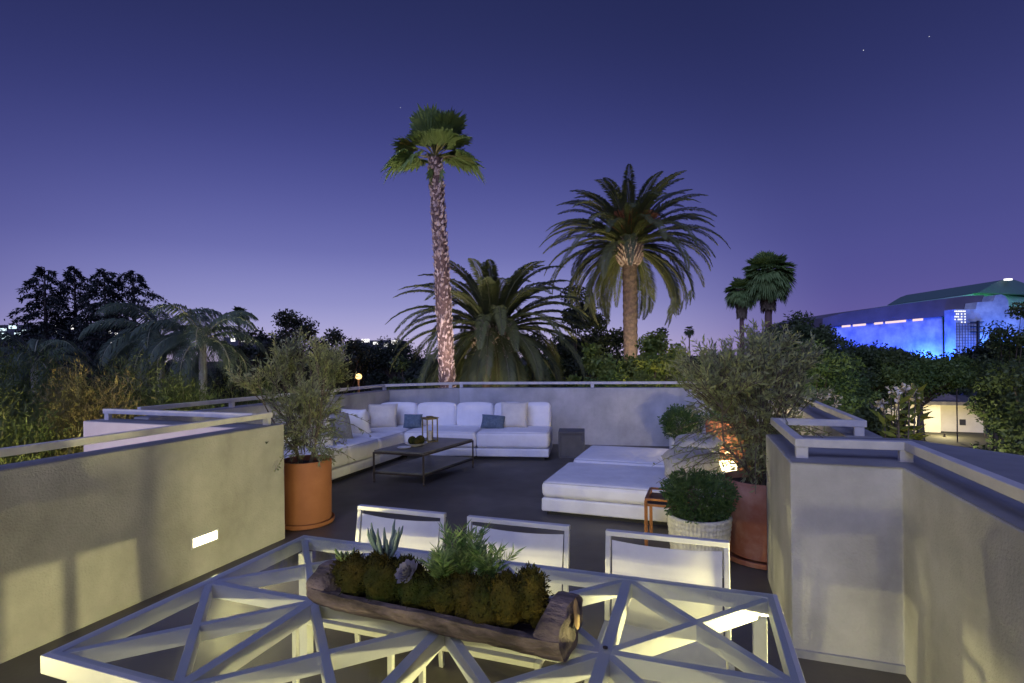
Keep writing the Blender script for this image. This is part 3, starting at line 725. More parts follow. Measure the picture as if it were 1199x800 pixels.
# lantern: open frame with glass and a candle
def lantern(loc, rz):
    t = thing('lantern', 'tall open brass lantern with glass sides on the coffee table', 'lantern', loc, rz)
    s, h = .085, .36; fr = MB()
    for i in (-1, 1):
        for j in (-1, 1): fr.bar((i*s, j*s, 0), (i*s, j*s, h), .016, .016, up=(0, 1, 0))
    for z in (.008, h-.008):
        for a, b in (((-s, -s), (s, -s)), ((s, -s), (s, s)), ((s, s), (-s, s)), ((-s, s), (-s, -s))): fr.bar((*a, z), (*b, z), .017, .017)
    fr.box(-s-.02, s+.02, -s-.02, s+.02, h, h+.012); fr.box(-s*.5, s*.5, -s*.5, s*.5, h+.012, h+.03)
    fr.build('frame', mat('aged_brass', (.30, .25, .10), .45, (.2, .16, .06), 12, metal=.6), t, bevel=.002)
    MB().lathe([(.0, .02), (.032, .02), (.033, .16), (.028, .165), (.0, .16)], 20).build('candle', M['cream'], t, smooth=40)
    MB().tube([(0, 0, .16), (0, 0, .175)], .002, 5).build('wick', M['plinth'], t)
lantern((-1.28, 8.12, .456), .6)
t = thing('bowl', 'shallow glass bowl heaped with moss balls on the coffee table', 'bowl', (-1.42, 7.72, .456))
MB().lathe([(.06, 0), (.10, .008), (.16, .045), (.165, .05), (.155, .046), (.09, .014), (.0, .012)], 36, cap0=True).build('dish', M['glaze'], t, smooth=60)
for i, (x, y, r_) in enumerate(((-.06, 0, .062), (.055, .03, .066), (.02, -.06, .055))):
    mb = MB(); vv = []
    for a in range(13):
        for b in range(20):
            ph = PI*a/12; th_ = 2*PI*b/20; d = Vector((math.sin(ph)*math.cos(th_), math.sin(ph)*math.sin(th_), math.cos(ph)))
            vv.append(Vector((x, y, .035+r_*.75))+d*r_*(1+.12*noise.noise(d*4+Vector((i*7, 0, 0)))))
    mb.add(vv, [(a*20+b, a*20+(b+1) % 20, (a+1)*20+(b+1) % 20, (a+1)*20+b) for a in range(12) for b in range(20)]).build('moss_ball', M['moss'], t, smooth=180)
t = MB().lathe([(.05, 0), (.085, .006), (.10, .018), (.095, .018), (.06, .008), (0, .008)], 30, cap0=True).build('plate', M['glaze'], None, smooth=60)
t.location = (-1.56, 7.53, .456); tag(t, 'small pale plate beside the moss bowl on the coffee table', 'plate')
# ------------------------------------------------------------------ side tables
t = thing('side_table', 'dark grey cube side table at the right end of the sofa', 'side table', (1.03, 9.22, 0), rb_)
sb = MB(); s = .225
sb.box(-s, s, -s, s, .41, .45); sb.box(-s, -s+.04, -s, s, 0, .409); sb.box(s-.04, s, -s, s, 0, .409); sb.box(-s+.041, s-.041, -s+.0, s, .0, .03)
sb.build('body', M['darkbox'], t, bevel=.004); MB().box(-s+.041, s-.041, -s+.018, -s+.03, .031, .408).build('panel', M['darkbox'], t)
t = thing('side_table', 'copper square-tube side table beside the nearer daybed', 'side table', (1.46, 4.86, 0), rz_d)
s = .21; fr = MB()
for z in (.45, .40):
    for k_, (a, b) in enumerate((((-s, -s), (s, -s)), ((s, -s), (s, s)), ((s, s), (-s, s)), ((-s, s), (-s, -s)))): fr.bar((*a, z-.001*k_), (*b, z-.001*k_), .022, .02)
fr.build('frame', M['copper'], t, bevel=.002)
for i in (-1, 1):
    for j in (-1, 1): MB().box(-.014, .014, -.014, .014, 0, .439, Matrix.Translation((i*s, j*s, 0))).build('leg', M['copper'], t, bevel=.002)
MB().box(-s+.012, s-.012, -s+.012, s-.012, .405, .412).build('shelf', M['bronze'], t)
# ------------------------------------------------------------------ pots and potted plants
def pot_parts(t, r, h, m_, saucer=True, taper=.97, wall=.03, z0=.05):
    z0 = z0 if saucer else 0
    MB().lathe([(r*taper, z0), (r*(taper+1)/2, z0+h*.5), (r, z0+h-.01), (r-.006, z0+h), (r-wall+.006, z0+h), (r-wall, z0+h-.012), (r-wall-.004, z0+h-.09)], 56, cap0=True).build('pot', m_, t, smooth=40)
    sl = MB(); vs = [(0, 0, z0+h-.05)]; n = 30
    for k_ in range(1, 7):
        for j in range(n):
            a = 2*PI*j/n; q = (r-wall)*k_/6; vs.append((q*math.cos(a), q*math.sin(a), z0+h-.06+.018*noise.noise(Vector((q*math.cos(a)*14, q*math.sin(a)*14, r)))))
    fs = [(0, 1+j, 1+(j+1) % n) for j in range(n)]
    for k_ in range(5): fs += [(1+k_*n+j, 1+(k_+1)*n+j, 1+(k_+1)*n+(j+1) % n, 1+k_*n+(j+1) % n) for j in range(n)]
    sl.add(vs, fs).build('soil', M['soil'], t, smooth=180)
    if saucer:
        MB().lathe([(r*.98, 0), (r*1.07, .012), (r*1.10, .052), (r*1.075, .055), (r*1.05, .02), (.01, .018)], 56, cap0=True).build('saucer', m_, t, smooth=40)
def grow(base, dirv, length, rad, depth, rr, segs, tips, spread=.55, up=.25, kids=(2, 3), shrink=.68):
    n = 5; pts = [Vector(base)]; d = Vector(dirv).normalized()
    for i in range(n):
        d = (d+Vector((rr.gauss(0, .12), rr.gauss(0, .12), rr.gauss(0, .08)+up*.12))).normalized(); pts.append(pts[-1]+d*length/n)
    segs.append((pts, [rad*(1-.4*i/n) for i in range(n+1)]))
    if depth == 0: tips.append((pts[2], pts[-1], d.copy())); return
    for k_ in range(rr.randint(*kids)):
        s_ = pts[rr.randint(2, n)] if k_ else pts[-1]
        ax_ = Vector((rr.gauss(0, 1), rr.gauss(0, 1), rr.gauss(0, .5))).normalized()
        nd = (d+ax_*spread+Vector((0, 0, up))).normalized()
        grow(s_, nd, length*shrink*rr.uniform(.75, 1.2), rad*.6, depth-1, rr, segs, tips, spread, up, kids, shrink)
def olive_tree(loc, pr, ph, pm, label, seed, hgt, lean, rad, ntw, droopers=0, taper=.97, ntq=3, spr=.5, clouds=()):
    t = thing('potted_olive_tree', label, 'potted tree', loc)
    pot_parts(t, pr, ph, pm, taper=taper)
    rr = random.Random(seed); r = np.random.default_rng(seed); segs = []; tips = []
    for k_ in range(4):
        a = k_*PI/2+rr.uniform(-.5, .5)
        grow((.05*math.cos(a), .05*math.sin(a), ph-.02), (math.cos(a)*.45+lean[0], math.sin(a)*.45+lean[1], 1), hgt*.42, .016, 3, rr, segs, tips, spr, .22, (2, 3), .66)
    P = []; D = []; tw = []
    for a, b, d in tips:
        if len(tw) > ntw: break
        for q in range(ntq):
            nd = (d+Vector((rr.gauss(0, .35), rr.gauss(0, .35), rr.gauss(.15, .3)))).normalized(); st = a.lerp(b, rr.random()); ln = rr.uniform(.10, .24)
            e_ = st+nd*ln; tw.append(([st, st+nd*ln*.5+Vector((0, 0, .01)), e_], [.0035, .0028, .0015]))
            for i in range(17):
                s_ = i/16; c_ = st.lerp(e_, s_)
                P.append(c_); v = Vector((rr.gauss(0, 1), rr.gauss(0, 1), rr.gauss(0, 1))); v = (v-nd*v.dot(nd)).normalized(); D.append(v*.8+nd*.9)
    # drooping sprays lower down
    for k_ in range(droopers):
        a = rr.uniform(0, 2*PI); st = Vector((math.cos(a)*rr.uniform(.02, .14), math.sin(a)*rr.uniform(.02, .14), ph+rr.uniform(.12, .75*hgt*.6)))
        d = Vector((math.cos(a), math.sin(a), .35)).normalized(); ln = rr.uniform(.18, .5)*rad
        pts = [st]
        for i in range(6): d = (d+Vector((0, 0, -.16))).normalized(); pts.append(pts[-1]+d*ln/6)
        tw.append((pts, [.004]*3+[.003]*2+[.002]*2))
        for i in range(26):
            s_ = i/26*6; j = int(s_); c_ = pts[j].lerp(pts[j+1], s_-j); v = Vector((rr.gauss(0, 1), rr.gauss(0, 1), rr.gauss(0, 1))).normalized()
            P.append(c_); D.append(v+d*.6)
    for (cx, cy, cz, ax_, ay_, az_, nn_, upb) in clouds:
        for k_ in range(nn_):
            dv = Vector((rr.gauss(0, 1), rr.gauss(0, 1), rr.gauss(0, 1))).normalized(); q_ = rr.random()**.45
            st = Vector((cx+dv.x*ax_*q_, cy+dv.y*ay_*q_, cz+dv.z*az_*q_)); nd = (dv*.7+Vector((0, 0, upb))+Vector((rr.gauss(0, .3), rr.gauss(0, .3), rr.gauss(0, .3)))).normalized(); ln = rr.uniform(.10, .22)
            root = st-Vector((st.x*.25, st.y*.25, .12)); e_ = st+nd*ln
            tw.append(([root, st, e_], [.0035, .0028, .0015]))
            for i in range(18):
                c_ = st.lerp(e_, i/17); P.append(c_); v = Vector((rr.gauss(0, 1), rr.gauss(0, 1), rr.gauss(0, 1))); v = (v-nd*v.dot(nd)).normalized(); D.append(v*.8+nd*.9)
    pipes(segs+tw, 5).build('branches', M['olive_bark'], t, smooth=60)
    V, F = leaves(np.array([list(p) for p in P]), .056, .25, np.array([list(d_) for d_ in D]), r, .2)
    npmesh('foliage', V, F, M['olive'], t)
    return t
olive_tree((-2.215, 5.62, 0), .262, .63, M['terra'], 'airy upright olive tree in a smooth orange pot by the left parapet', 21, 1.18, (.02, .0), 1.5, 2000, 46, ntq=5, spr=.42, clouds=((.0, 0, 1.22, .32, .34, .32, 80, 1.0), (-.24, 0, 1.70, .10, .12, .26, 34, 2.2), (-.05, 0, 1.72, .07, .12, .26, 26, 2.2), (.14, 0, 1.62, .08, .12, .24, 28, 2.2), (.27, 0, 1.56, .07, .12, .2, 22, 2.2), (.06, 0, .92, .22, .22, .2, 70, .1)))
olive_tree((2.13, 4.53, 0), .31, .63, M['terra_old'], 'large dense olive tree in a weathered terracotta pot by the right parapet', 35, 1.20, (-.10, .05), 1.9, 3000, 60, .86, ntq=6, spr=.62, clouds=((-.10, 0, 1.46, .54, .46, .34, 240, .5), (-.36, 0, 1.54, .34, .36, .20, 85, .8), (.02, 0, 1.62, .28, .34, .26, 90, .9), (.02, -.05, 1.02, .16, .2, .30, 130, -.2)))
def bush(t, c_, rx, rz_, n, size, m_, seed, asp=.45, nm='foliage'):
    r = np.random.default_rng(seed); d = rvec(n, r); q = r.uniform(.25, 1, n)**.5
    lob = 1+.12*np.sin(d[:, 0]*5+seed)+.10*np.sin(d[:, 1]*7+1)+.08*np.sin(d[:, 2]*6)
    P = d*(q*lob)[:, None]*np.array([rx, rx, rz_])+np.array(c_)
    V, F = leaves(P, size, asp, d+np.array([0, 0, .3]), r, .6)
    npmesh(nm, V, F, m_, t)
    tw = []
    for i in range(0, 40):
        k_ = r.integers(0, n); tw.append(([Vector((c_[0]*.9, c_[1]*.9, c_[2]-rz_*.9)), Vector(P[k_]*[.6, .6, .8]+np.array([0, 0, c_[2]*.2])), Vector(P[k_])], [.005, .003, .0015]))
    pipes(tw, 4).build('stems', M['olive_bark'], t)
t = thing('potted_shrub', 'round leafy green bush in a pale woven-pattern pot behind the rightmost chair', 'potted plant', (1.50, 4.27, 0))
def weave(a, z): return 1+.010*math.sin(a*26)*math.sin(z*110)
prof = [(.205, 0)]+[(.205+.045*(i/40), .02+.43*i/40) for i in range(41)]+[(.245, .455), (.228, .455), (.222, .36)]
MB().lathe(prof, 208, cap0=True, rfn=lambda a, z: 1+.030*math.sin(a*26+z*80)*math.sin(a*26-z*80) if z < .44 else 1).build('pot', M['woven'], t, smooth=60)
MB().lathe([(.23, .40), (.0, .41)], 24).build('soil', M['soil'], t)
bush(t, (-.01, 0, .60), .27, .21, 9000, .030, M['herb'], 4)
t = thing('potted_shrub', 'green shrub in a white pot against the far parapet, beyond the daybeds', 'potted plant', (2.92, 9.15, 0))
pot_parts(t, .2, .32, M['glaze'], saucer=False)
bush(t, (0, 0, .56), .36, .28, 5000, .05, M['herb'], 9)
t = thing('potted_shrub', 'tall terracotta pot glowing orange behind the olive tree, low plant inside', 'potted plant', (3.33, 8.2, 0))
pot_parts(t, .32, .68, M['terra'], taper=.8)
bush(t, (0, 0, .78), .30, .14, 2600, .04, M['herb'], 12)
t = thing('floor_lantern', 'glowing cream floor lantern behind the pillows of the daybeds', 'lantern', (2.86, 7.02, 0))
MB().lathe([(.125, 0), (.13, .01), (.13, .03), (.10, .035)], 28, cap0=True).build('base', M['bronze'], t, smooth=40)
MB().lathe([(.0, .036), (.11, .036), (.118, .10), (.118, .26), (.10, .31), (.0, .315)], 28).build('shade', mat('lantern_shade', (.6, .55, .4), .6, emit=(1, .84, .46), estr=4.5), t, smooth=50)
MB().tube([(-.09, 0, .29), (-.07, 0, .40), (0, 0, .44), (.07, 0, .40), (.09, 0, .29)], .006, 6).build('handle', M['bronze'], t, smooth=60)
lamp('lamp', 'POINT', (.0, .0, .48), 60, (1, .80, .38), t, .10)
# ------------------------------------------------------------------ palms
def frond_pts(base, az, el, length, bend, n=12):
    p = Vector(base); pts = [p.copy()]; e = el
    for i in range(n):
        e -= bend/n*(.5+i/n); d = Vector((math.cos(az)*math.cos(e), math.sin(az)*math.cos(e), math.sin(e)))
        p = p+d*length/n; pts.append(p.copy())
    return pts
def feather_crown(fr, leafL, nleaf, leafw, r, hang=.35, vee=.6):
    """fr: list of point lists. returns arrays for leaflets (triangles folded as quads)"""
    V = []; 
    for pts in fr:
        k = len(pts)-1
        P = np.array([list(p) for p in pts]); 
        for side in (-1, 1):
            s = np.linspace(.10, .995, nleaf)+r.uniform(-.004, .004, nleaf); s = np.clip(s, 0, .999)*k
            i = s.astype(int); f_ = (s-i)[:, None]
            c_ = P[i]*(1-f_)+P[i+1]*f_; T = P[i+1]-P[i]; T /= np.linalg.norm(T, axis=1)[:, None]
            up = np.array([0, 0, 1.]); S = np.cross(T, up); nn = np.linalg.norm(S, axis=1)[:, None]; S = np.where(nn > .05, S/np.maximum(nn, .05), np.array([1, 0, 0]))
            U = np.cross(S, T)
            u = s/k; ln = leafL*(np.sin(PI*np.clip(u*.86+.12, 0, 1))**.7)[:, None]*r.uniform(.85, 1.1, (nleaf, 1))
            D = T*.75+S*side*.85+U*vee*r.uniform(.4, 1, (nleaf, 1)); D /= np.linalg.norm(D, axis=1)[:, None]
            tip = c_+D*ln; tip[:, 2] -= hang*ln[:, 0]
            mid = c_+D*ln*.5; W_ = T*leafw
            V.append(np.stack([c_-W_*.5, mid-W_*.7, tip, mid+W_*.7], 1))
    V = np.concatenate(V).reshape(-1, 3)
    return V, np.arange(len(V)).reshape(-1, 4)
def ringed_trunk(pts, rads, n=28, rough=.03, steps=90, freq=26, m_=None, t=None, diamond=False):
    pts = [Vector(p) for p in pts]; k = len(pts)-1; ps = []; rs = []
    for i in range(steps+1):
        s = i/steps*k; j = min(int(s), k-1); f_ = s-j; ps.append(pts[j].lerp(pts[j+1], f_)); rs.append(rads[j]*(1-f_)+rads[j+1]*f_)
    vs = []
    for i in range(steps+1):
        for a in range(n):
            th_ = 2*PI*a/n; z = ps[i].z
            q = 1+rough*(math.sin(z*freq+2*math.sin(th_*2)))+rough*1.2*noise.noise(Vector((math.cos(th_)*3, math.sin(th_)*3, z*6)))
            vs.append(ps[i]+Vector((math.cos(th_), math.sin(th_), 0))*rs[i]*q)
    return MB().add(vs, [(i*n+a, i*n+(a+1) % n, (i+1)*n+(a+1) % n, (i+1)*n+a) for i in range(steps) for a in range(n)]).build('trunk', m_, t, smooth=60)
def date_palm(base, cz, label, nfr, Lf, seed, trunk_r, els=(-.55, 1.45), dates=False, m_='canary'):
    t = thing('date_palm', label, 'palm tree', base); h = cz-base[2]
    r = np.random.default_rng(seed)
    ringed_trunk([(0, 0, 0), (0, 0, h*.5), (0, 0, h-.2)], [trunk_r*1.25, trunk_r, trunk_r*1.1], 24, .045, 160, 22, M['date_bark'], t)
    # boss of cut leaf bases below the crown
    bo = MB()
    for i in range(150):
        a = i*2.39996; z = h-.55+1.0*i/150; rr_ = trunk_r*(1.25+.55*math.sin(PI*min(1, i/150+.1)))
        c_ = Vector((math.cos(a)*rr_, math.sin(a)*rr_, z)); d = Vector((math.cos(a), math.sin(a), 1.1)).normalized()
        bo.tube([c_-d*.15, c_+d*.08, c_+d*.15], [.045, .04, .02], 5)
    bo.build('leaf_bases', M['palm_scar'], t, smooth=50)
    fr = []
    for i in range(nfr):
        u = (i+.5)/nfr; el = els[0]+(els[1]-els[0])*u+r.uniform(-.08, .08); az = i*2.39996+r.uniform(-.15, .15)
        if dates and u < .34 and -math.sin(az) > .55: continue
        fr.append(frond_pts((math.cos(az)*trunk_r*.8, math.sin(az)*trunk_r*.8, h+.25*u), az, el, Lf*r.uniform(.86, 1.05)*(.82+.18*math.cos(el)), 1.15+.45*(1-u)*r.uniform(.5, 1.3)+.45*r.random()))
    V, F = feather_crown(fr, .105*Lf, 120, .032, r, .30, .42)
    npmesh('crown', V, F, M[m_], t)
    MBr = MB()
    for p in fr: MBr.tube(p, [.035*(1-.85*i/(len(p)-1)) for i in range(len(p))], 4)
    MBr.build('frond_stalk', mat('frond_stalk', (.11, .115, .05), .7), t)
    if dates:
        dd = MB()
        for i in range(16):
            a = r.uniform(0, 2*PI); d = Vector((math.cos(a)*.55, math.sin(a)*.35-.75, .95)).normalized(); b_ = Vector((math.cos(a)*.2, -.3+math.sin(a)*.1, h+.35))
            for j in range(10):
                e_ = (d+Vector(r.normal(size=3)*.16)).normalized(); dd.tube([b_, b_+e_*.7, b_+e_*1.25+Vector((0, 0, -.12))], [.012, .012, .02], 3)
        dd.build('fruit_stalks', mat('date_stalks', (.36, .13, .035), .8, (.24, .09, .02), 20), t)
    return t
p2 = at(737, 292, 20); date_palm((p2.x, p2.y, GZ), p2.z, 'tall date palm with a full arching crown, right of centre', 118, 3.75, 11, .25, (-.50, 1.5), True)
p1 = at(578, 392, 15.5); date_palm((p1.x, p1.y, GZ), p1.z, 'squat date palm spreading its fronds just behind the far parapet, centre', 96, 3.3, 17, .34, (-.6, 1.5))
def fan_blade(hub, dirv, upv, R_, nseg, r, V, droop=.25, arc=2.5):
    """fan leaf: narrow pleats radiating from the hub"""
    d = np.array(dirv, float); d /= np.linalg.norm(d); u = np.array(upv, float); u -= d*u.dot(d); u /= np.linalg.norm(u); s = np.cross(d, u)
    hub = np.array(hub, float)
    cup = .35
    for i in range(nseg):
        a = (i/(nseg-1)-.5)*arc; dd = d*math.cos(a)+s*math.sin(a)+u*cup*abs(math.sin(a)); dd /= np.linalg.norm(dd); L_ = R_*(.80+.20*math.cos(a))*r.uniform(.9, 1.05)
        w_ = np.cross(dd, u)*R_*.075+u*R_*.03*(-1)**i
        m1 = hub+dd*L_*.62; tip = hub+dd*L_; tip[2] -= droop*L_*r.uniform(.6, 1.4); m1[2] -= droop*L_*.22
        V.append([hub, m1-w_, tip, m1+w_])
def fan_palm(base, cz, label, nfan, R_, pet, seed, tr, curve=(0, 0), els=(-.5, 1.4), skirt=0, name='fan_palm', custom=None, scars=True, m_='fan'):
    t = thing(name, label, 'palm tree', base); h = cz-base[2]; r = np.random.default_rng(seed)
    cx, cy = curve
    pts = [(cx*(s**1.6), cy*s, h*s) for s in np.linspace(0, 1, 9)]
    ringed_trunk(pts, [tr*1.1]*2+[tr]*3+[tr*.95]*2+[tr*.8]*2, 26, .03, 160, 40, M['palm_bark'], t)
    if scars:                          # lattice of old leaf bases
        sb_ = MB(); n = int(h*125)
        for i in range(n):
            s = min(.999, i/n+r.uniform(-.004, .004)); a = i*2.39996+r.uniform(-.35, .35); k_ = s*8; j = min(int(k_), 7); c_ = Vector(pts[j]).lerp(Vector(pts[j+1]), k_-j)
            rad = tr*(1.08-.22*s); o_ = Vector((math.cos(a), math.sin(a), 0)); c_ = c_+o_*rad; sd_ = Vector((-math.sin(a), math.cos(a), 0))
            ww = .045*r.uniform(.4, 1.5); hh = .075*r.uniform(.5, 1.7); q = .045*r.uniform(.2, 1.3)
            sb_.add([c_-sd_*ww-o_*.02, c_+sd_*ww-o_*.02, c_+Vector((0, 0, hh))+o_*q+sd_*.01, c_+Vector((0, 0, -hh*.3))+o_*.01], [(0, 1, 2), (0, 3, 1), (0, 2, 3), (1, 3, 2)])
        sb_.build('leaf_scars', M['palm_scar'], t)
    V = []; st = MB(); top = Vector(pts[-1])
    lst = custom or [(i*2.39996+r.uniform(-.2, .2), els[0]+(els[1]-els[0])*(i+.5)/nfan+r.uniform(-.1, .1), 1) for i in range(nfan)]
    for az, el, sc_ in lst:
        fp = frond_pts(top, az, el, pet*sc_*r.uniform(.85, 1.1), .5, 4); st.tube(fp, .018*R_, 4)
        d = fp[-1]-fp[-2]; d = Vector((d.x, d.y, d.z-.0)).normalized(); d = (d+Vector((0, 0, -.22 if el < .9 else 0))).normalized()
        side = Vector((-math.sin(az), math.cos(az), 0)); up = side.cross(d)*-1
        fan_blade(fp[-1], d, up, R_*sc_*r.uniform(.85, 1.1), 26, r, V, (.16 if el > 1 else .22) if el > .4 else .5, 2.9 if el < .6 or not custom else 2.0)
    st.build('leaf_stalks', mat('stalk', (.22, .2, .08), .7), t)
    V = np.array(V).reshape(-1, 3); npmesh('crown', V, np.arange(len(V)).reshape(-1, 4), M[m_], t)
    if skirt:
        V = []; n = 700
        for i in range(n):
            a = r.uniform(0, 2*PI); z = h-skirt*r.random(); q = R_*.55*(.5+.5*(z-h+skirt)/skirt)+tr
            hub = np.array([math.cos(a)*q*.6, math.sin(a)*q*.6, z]); d = np.array([math.cos(a)*.35, math.sin(a)*.35, -1]); w_ = np.array([-math.sin(a), math.cos(a), 0])*.10
            L_ = r.uniform(.5, 1.0)*R_*.6; V.append([hub, hub+d*L_*.5-w_, hub+d*L_, hub+d*L_*.5+w_])
        V = np.array(V).reshape(-1, 3); npmesh('dry_skirt', V, np.arange(len(V)).reshape(-1, 4), M['skirt'], t)
    return t
wt = at(511, 186, 13); wb = at(527, 440, 13)
rr_ = random.Random(4)
cust = [(PI+.1, .30, 1.15), (.05, .36, 1.15), (PI-.5, .42, .9), (.6, .45, .95), (PI+.6, .2, .8)]+[(rr_.uniform(0, 2*PI), rr_.uniform(.75, 1.55), rr_.uniform(.6, 1.15)) for i in range(30)]+[(rr_.uniform(0, 2*PI), -1.45, .5) for i in range(5)]
hb = (wt.z-wb.z); full = wt.z-GZ
fan_palm((wb.x+.10, 13, GZ), wt.z, 'very tall slender fan palm with a pinkish lit trunk and small crown', 30, .74, .5, 5, .195, (wt.x-wb.x-.13, 0), custom=cust)
w2 = at(899, 322, 45); fan_palm((w2.x, w2.y, GZ), w2.z, 'distant fan palm with a thick brown skirt, the taller of the pair at right', 90, 1.35, 1.0, 8, .30, (0, 0), (-.7, 1.4), 2.6, scars=False)
w3 = at(868, 342, 46); fan_palm((w3.x, w3.y, GZ), w3.z, 'smaller distant fan palm leaning close to its taller twin', 60, .95, .6, 9, .2, (0, 0), (-.7, 1.4), 2.0, scars=False)
w4 = at(280, 368, 55); fan_palm((w4.x, w4.y, GZ), w4.z, 'tiny far fan palm poking above the trees at left', 26, .6, .5, 10, .16, (0, 0), (-.7, 1.4), .8, scars=False, m_='dark')
w5 = at(807, 387, 70); fan_palm((w5.x, w5.y, GZ), w5.z, 'tiny far fan palm silhouetted beside the olive tree top', 22, .42, .38, 12, .09, (0, 0), (-.7, 1.4), .8, scars=False, m_='dark')
def queen_palm(base, cz, label, seed, nfr, Lf, tr=.09):
    t = thing('queen_palm', label, 'palm tree', base); h = cz-base[2]; r = np.random.default_rng(seed)
    ringed_trunk([(0, 0, 0), (0, 0, h)], [tr*1.2, tr*.8], 16, .04, 90, 20, mat('pale_palm_trunk', (.40, .38, .33), .8, (.28, .26, .22), 10), t)
    fr = []
    for i in range(nfr):
        az = i*2.39996; el = -.3+1.6*(i+.5)/nfr; fr.append(frond_pts((0, 0, h), az, el, Lf*r.uniform(.85, 1.1), 1.9))
    V, F = feather_crown(fr, .26*Lf, 60, .022, r, .65, .2); npmesh('crown', V, F, M['feather'], t)
    m_ = MB()
    for p in fr: m_.tube(p, [.02*(1-.8*i/(len(p)-1)) for i in range(len(p))], 4)
    m_.build('frond_stalk', mat('queen_stalk', (.26, .27, .16), .7), t)
q = at(237, 398, 11.5); queen_palm((q.x, q.y, GZ), q.z, 'feathery queen palm with a pale trunk beyond the left parapet', 3, 17, 1.55)
q = at(188, 395, 13); queen_palm((q.x, q.y, GZ), q.z, 'feathery grey-green queen palm, left of the pale-trunked one', 5, 18, 1.9)
q = at(40, 424, 14); queen_palm((q.x, q.y, GZ), q.z, 'darker queen palm at the far left above the bamboo', 6, 16, 1.5)
# ------------------------------------------------------------------ broadleaf trees
def tree(name, label, base, top, crown_r, m_, seed, leaf=.16, nleaf=9000, low=.35, flat=.8, cat='tree', group=None, trunk=.16, asp=.5):
    """tapered trunk, limbs reaching into the crown, leaf clumps spread through an uneven volume"""
    h = top-base[2]; t = thing(name, label, cat, base, 0, group); rr = random.Random(seed); r = np.random.default_rng(seed)
    zc = h*(1+low)/2; rz_ = h*(1-low)/2
    cs = []; rads = []
    k = 0
    while len(cs) < 46:
        d = Vector(r.normal(size=3)).normalized()*(r.random()**.38)
        if d.z < -.75: continue
        c_ = Vector((d.x*crown_r*.86, d.y*crown_r*.86, zc+d.z*rz_*.80)); cs.append(c_); rads.append(crown_r*rr.uniform(.17, .34))
    cs.append(Vector((0, 0, h-crown_r*.2))); rads.append(crown_r*.26)
    seg = []
    tp = Vector((rr.uniform(-.05, .05)*h, rr.uniform(-.05, .05)*h, h*(low+.05)))
    seg.append(([Vector((0, 0, 0)), tp*.5+Vector((.1, 0, 0)), tp], [trunk*1.3, trunk, trunk*.8]))
    for c_ in cs:
        st = tp*rr.uniform(.75, 1); mid = st.lerp(c_, .55)+Vector((rr.gauss(0, .05), rr.gauss(0, .05), .05))*crown_r
        seg.append(([st, mid, c_], [trunk*.42, trunk*.22, trunk*.05]))
    pipes(seg, 6).build('trunk', M['bark'], t, smooth=60)
    P = clump_points([list(c_) for c_ in cs], rads, nleaf, r, flat)
    V, F = leaves(P, leaf, asp, None, r, droop=.2)
    npmesh('crown', V, F, m_, t)
    return t
def T(name, label, x, ytop, d, rpx, m_, seed, leaf=.16, n=9000, low=.35, **kw):
    p = at(x, ytop, d); return tree(name, label, (p.x, d, GZ), p.z, rpx*d/616, m_, seed, leaf, n, low, **kw)
# left
T('oak_tree', 'dark oak with a ragged crown behind the airy olive tree', 338, 362, 30, 58, M['oak'], 1, .19, 15000, .5, group='dark broadleaf trees')
T('oak_tree', 'lower dark oak just right of the ragged one', 392, 384, 31, 46, M['oak'], 2, .19, 12000, .5, group='dark broadleaf trees')
T('oak_tree', 'far small dark tree above the orange street lamp', 421, 398, 70, 34, M['oak'], 3, .3, 7000, .5, group='dark broadleaf trees')
T('oak_tree', 'far small dark tree between the street lamp and the squat date palm', 460, 396, 72, 42, M['oak'], 4, .3, 9000, .5, group='dark broadleaf trees')
T('oak_tree', 'broad dark tree at the left edge below the cedars', 14, 373, 40, 60, M['oak'], 5, .22, 4200, .4, group='dark broadleaf trees')
T('oak_tree', 'dark tree below the tallest cedar', 98, 412, 38, 60, M['oak'], 6, .22, 9000, .4, group='dark broadleaf trees')
T('oak_tree', 'dark rounded tree between the two queen palms and the oak', 290, 384, 26, 50, M['oak'], 7, .18, 12000, .4, group='dark broadleaf trees')
T('oak_tree', 'dark low tree behind the left queen palm', 160, 398, 30, 44, M['oak'], 8, .2, 12000, .4, group='dark broadleaf trees')
T('oak_tree', 'tall dark tree filling the gap between the two date palms', 672, 333, 27, 64, M['oak'], 9, .2, 30000, .35, group='dark broadleaf trees')
T('oak_tree', 'dark tree silhouetted right of the tall date palm trunk', 775, 383, 36, 30, M['dark'], 10, .2, 10000, .4, group='dark broadleaf trees')
T('shade_tree', 'low green tree just behind the rail, left of the fan palm trunk', 470, 418, 17, 40, M['dark'], 11, .14, 12000, .45, group='green trees beyond the terrace')
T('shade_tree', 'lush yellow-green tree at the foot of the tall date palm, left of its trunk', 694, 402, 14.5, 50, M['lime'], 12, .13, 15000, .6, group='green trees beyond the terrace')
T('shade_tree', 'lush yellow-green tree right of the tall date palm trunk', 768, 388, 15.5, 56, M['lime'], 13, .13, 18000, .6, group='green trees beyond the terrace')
T('shade_tree', 'dark green undergrowth tree behind the squat date palm', 600, 400, 22, 70, M['dark'], 14, .16, 14000, .4, group='green trees beyond the terrace')
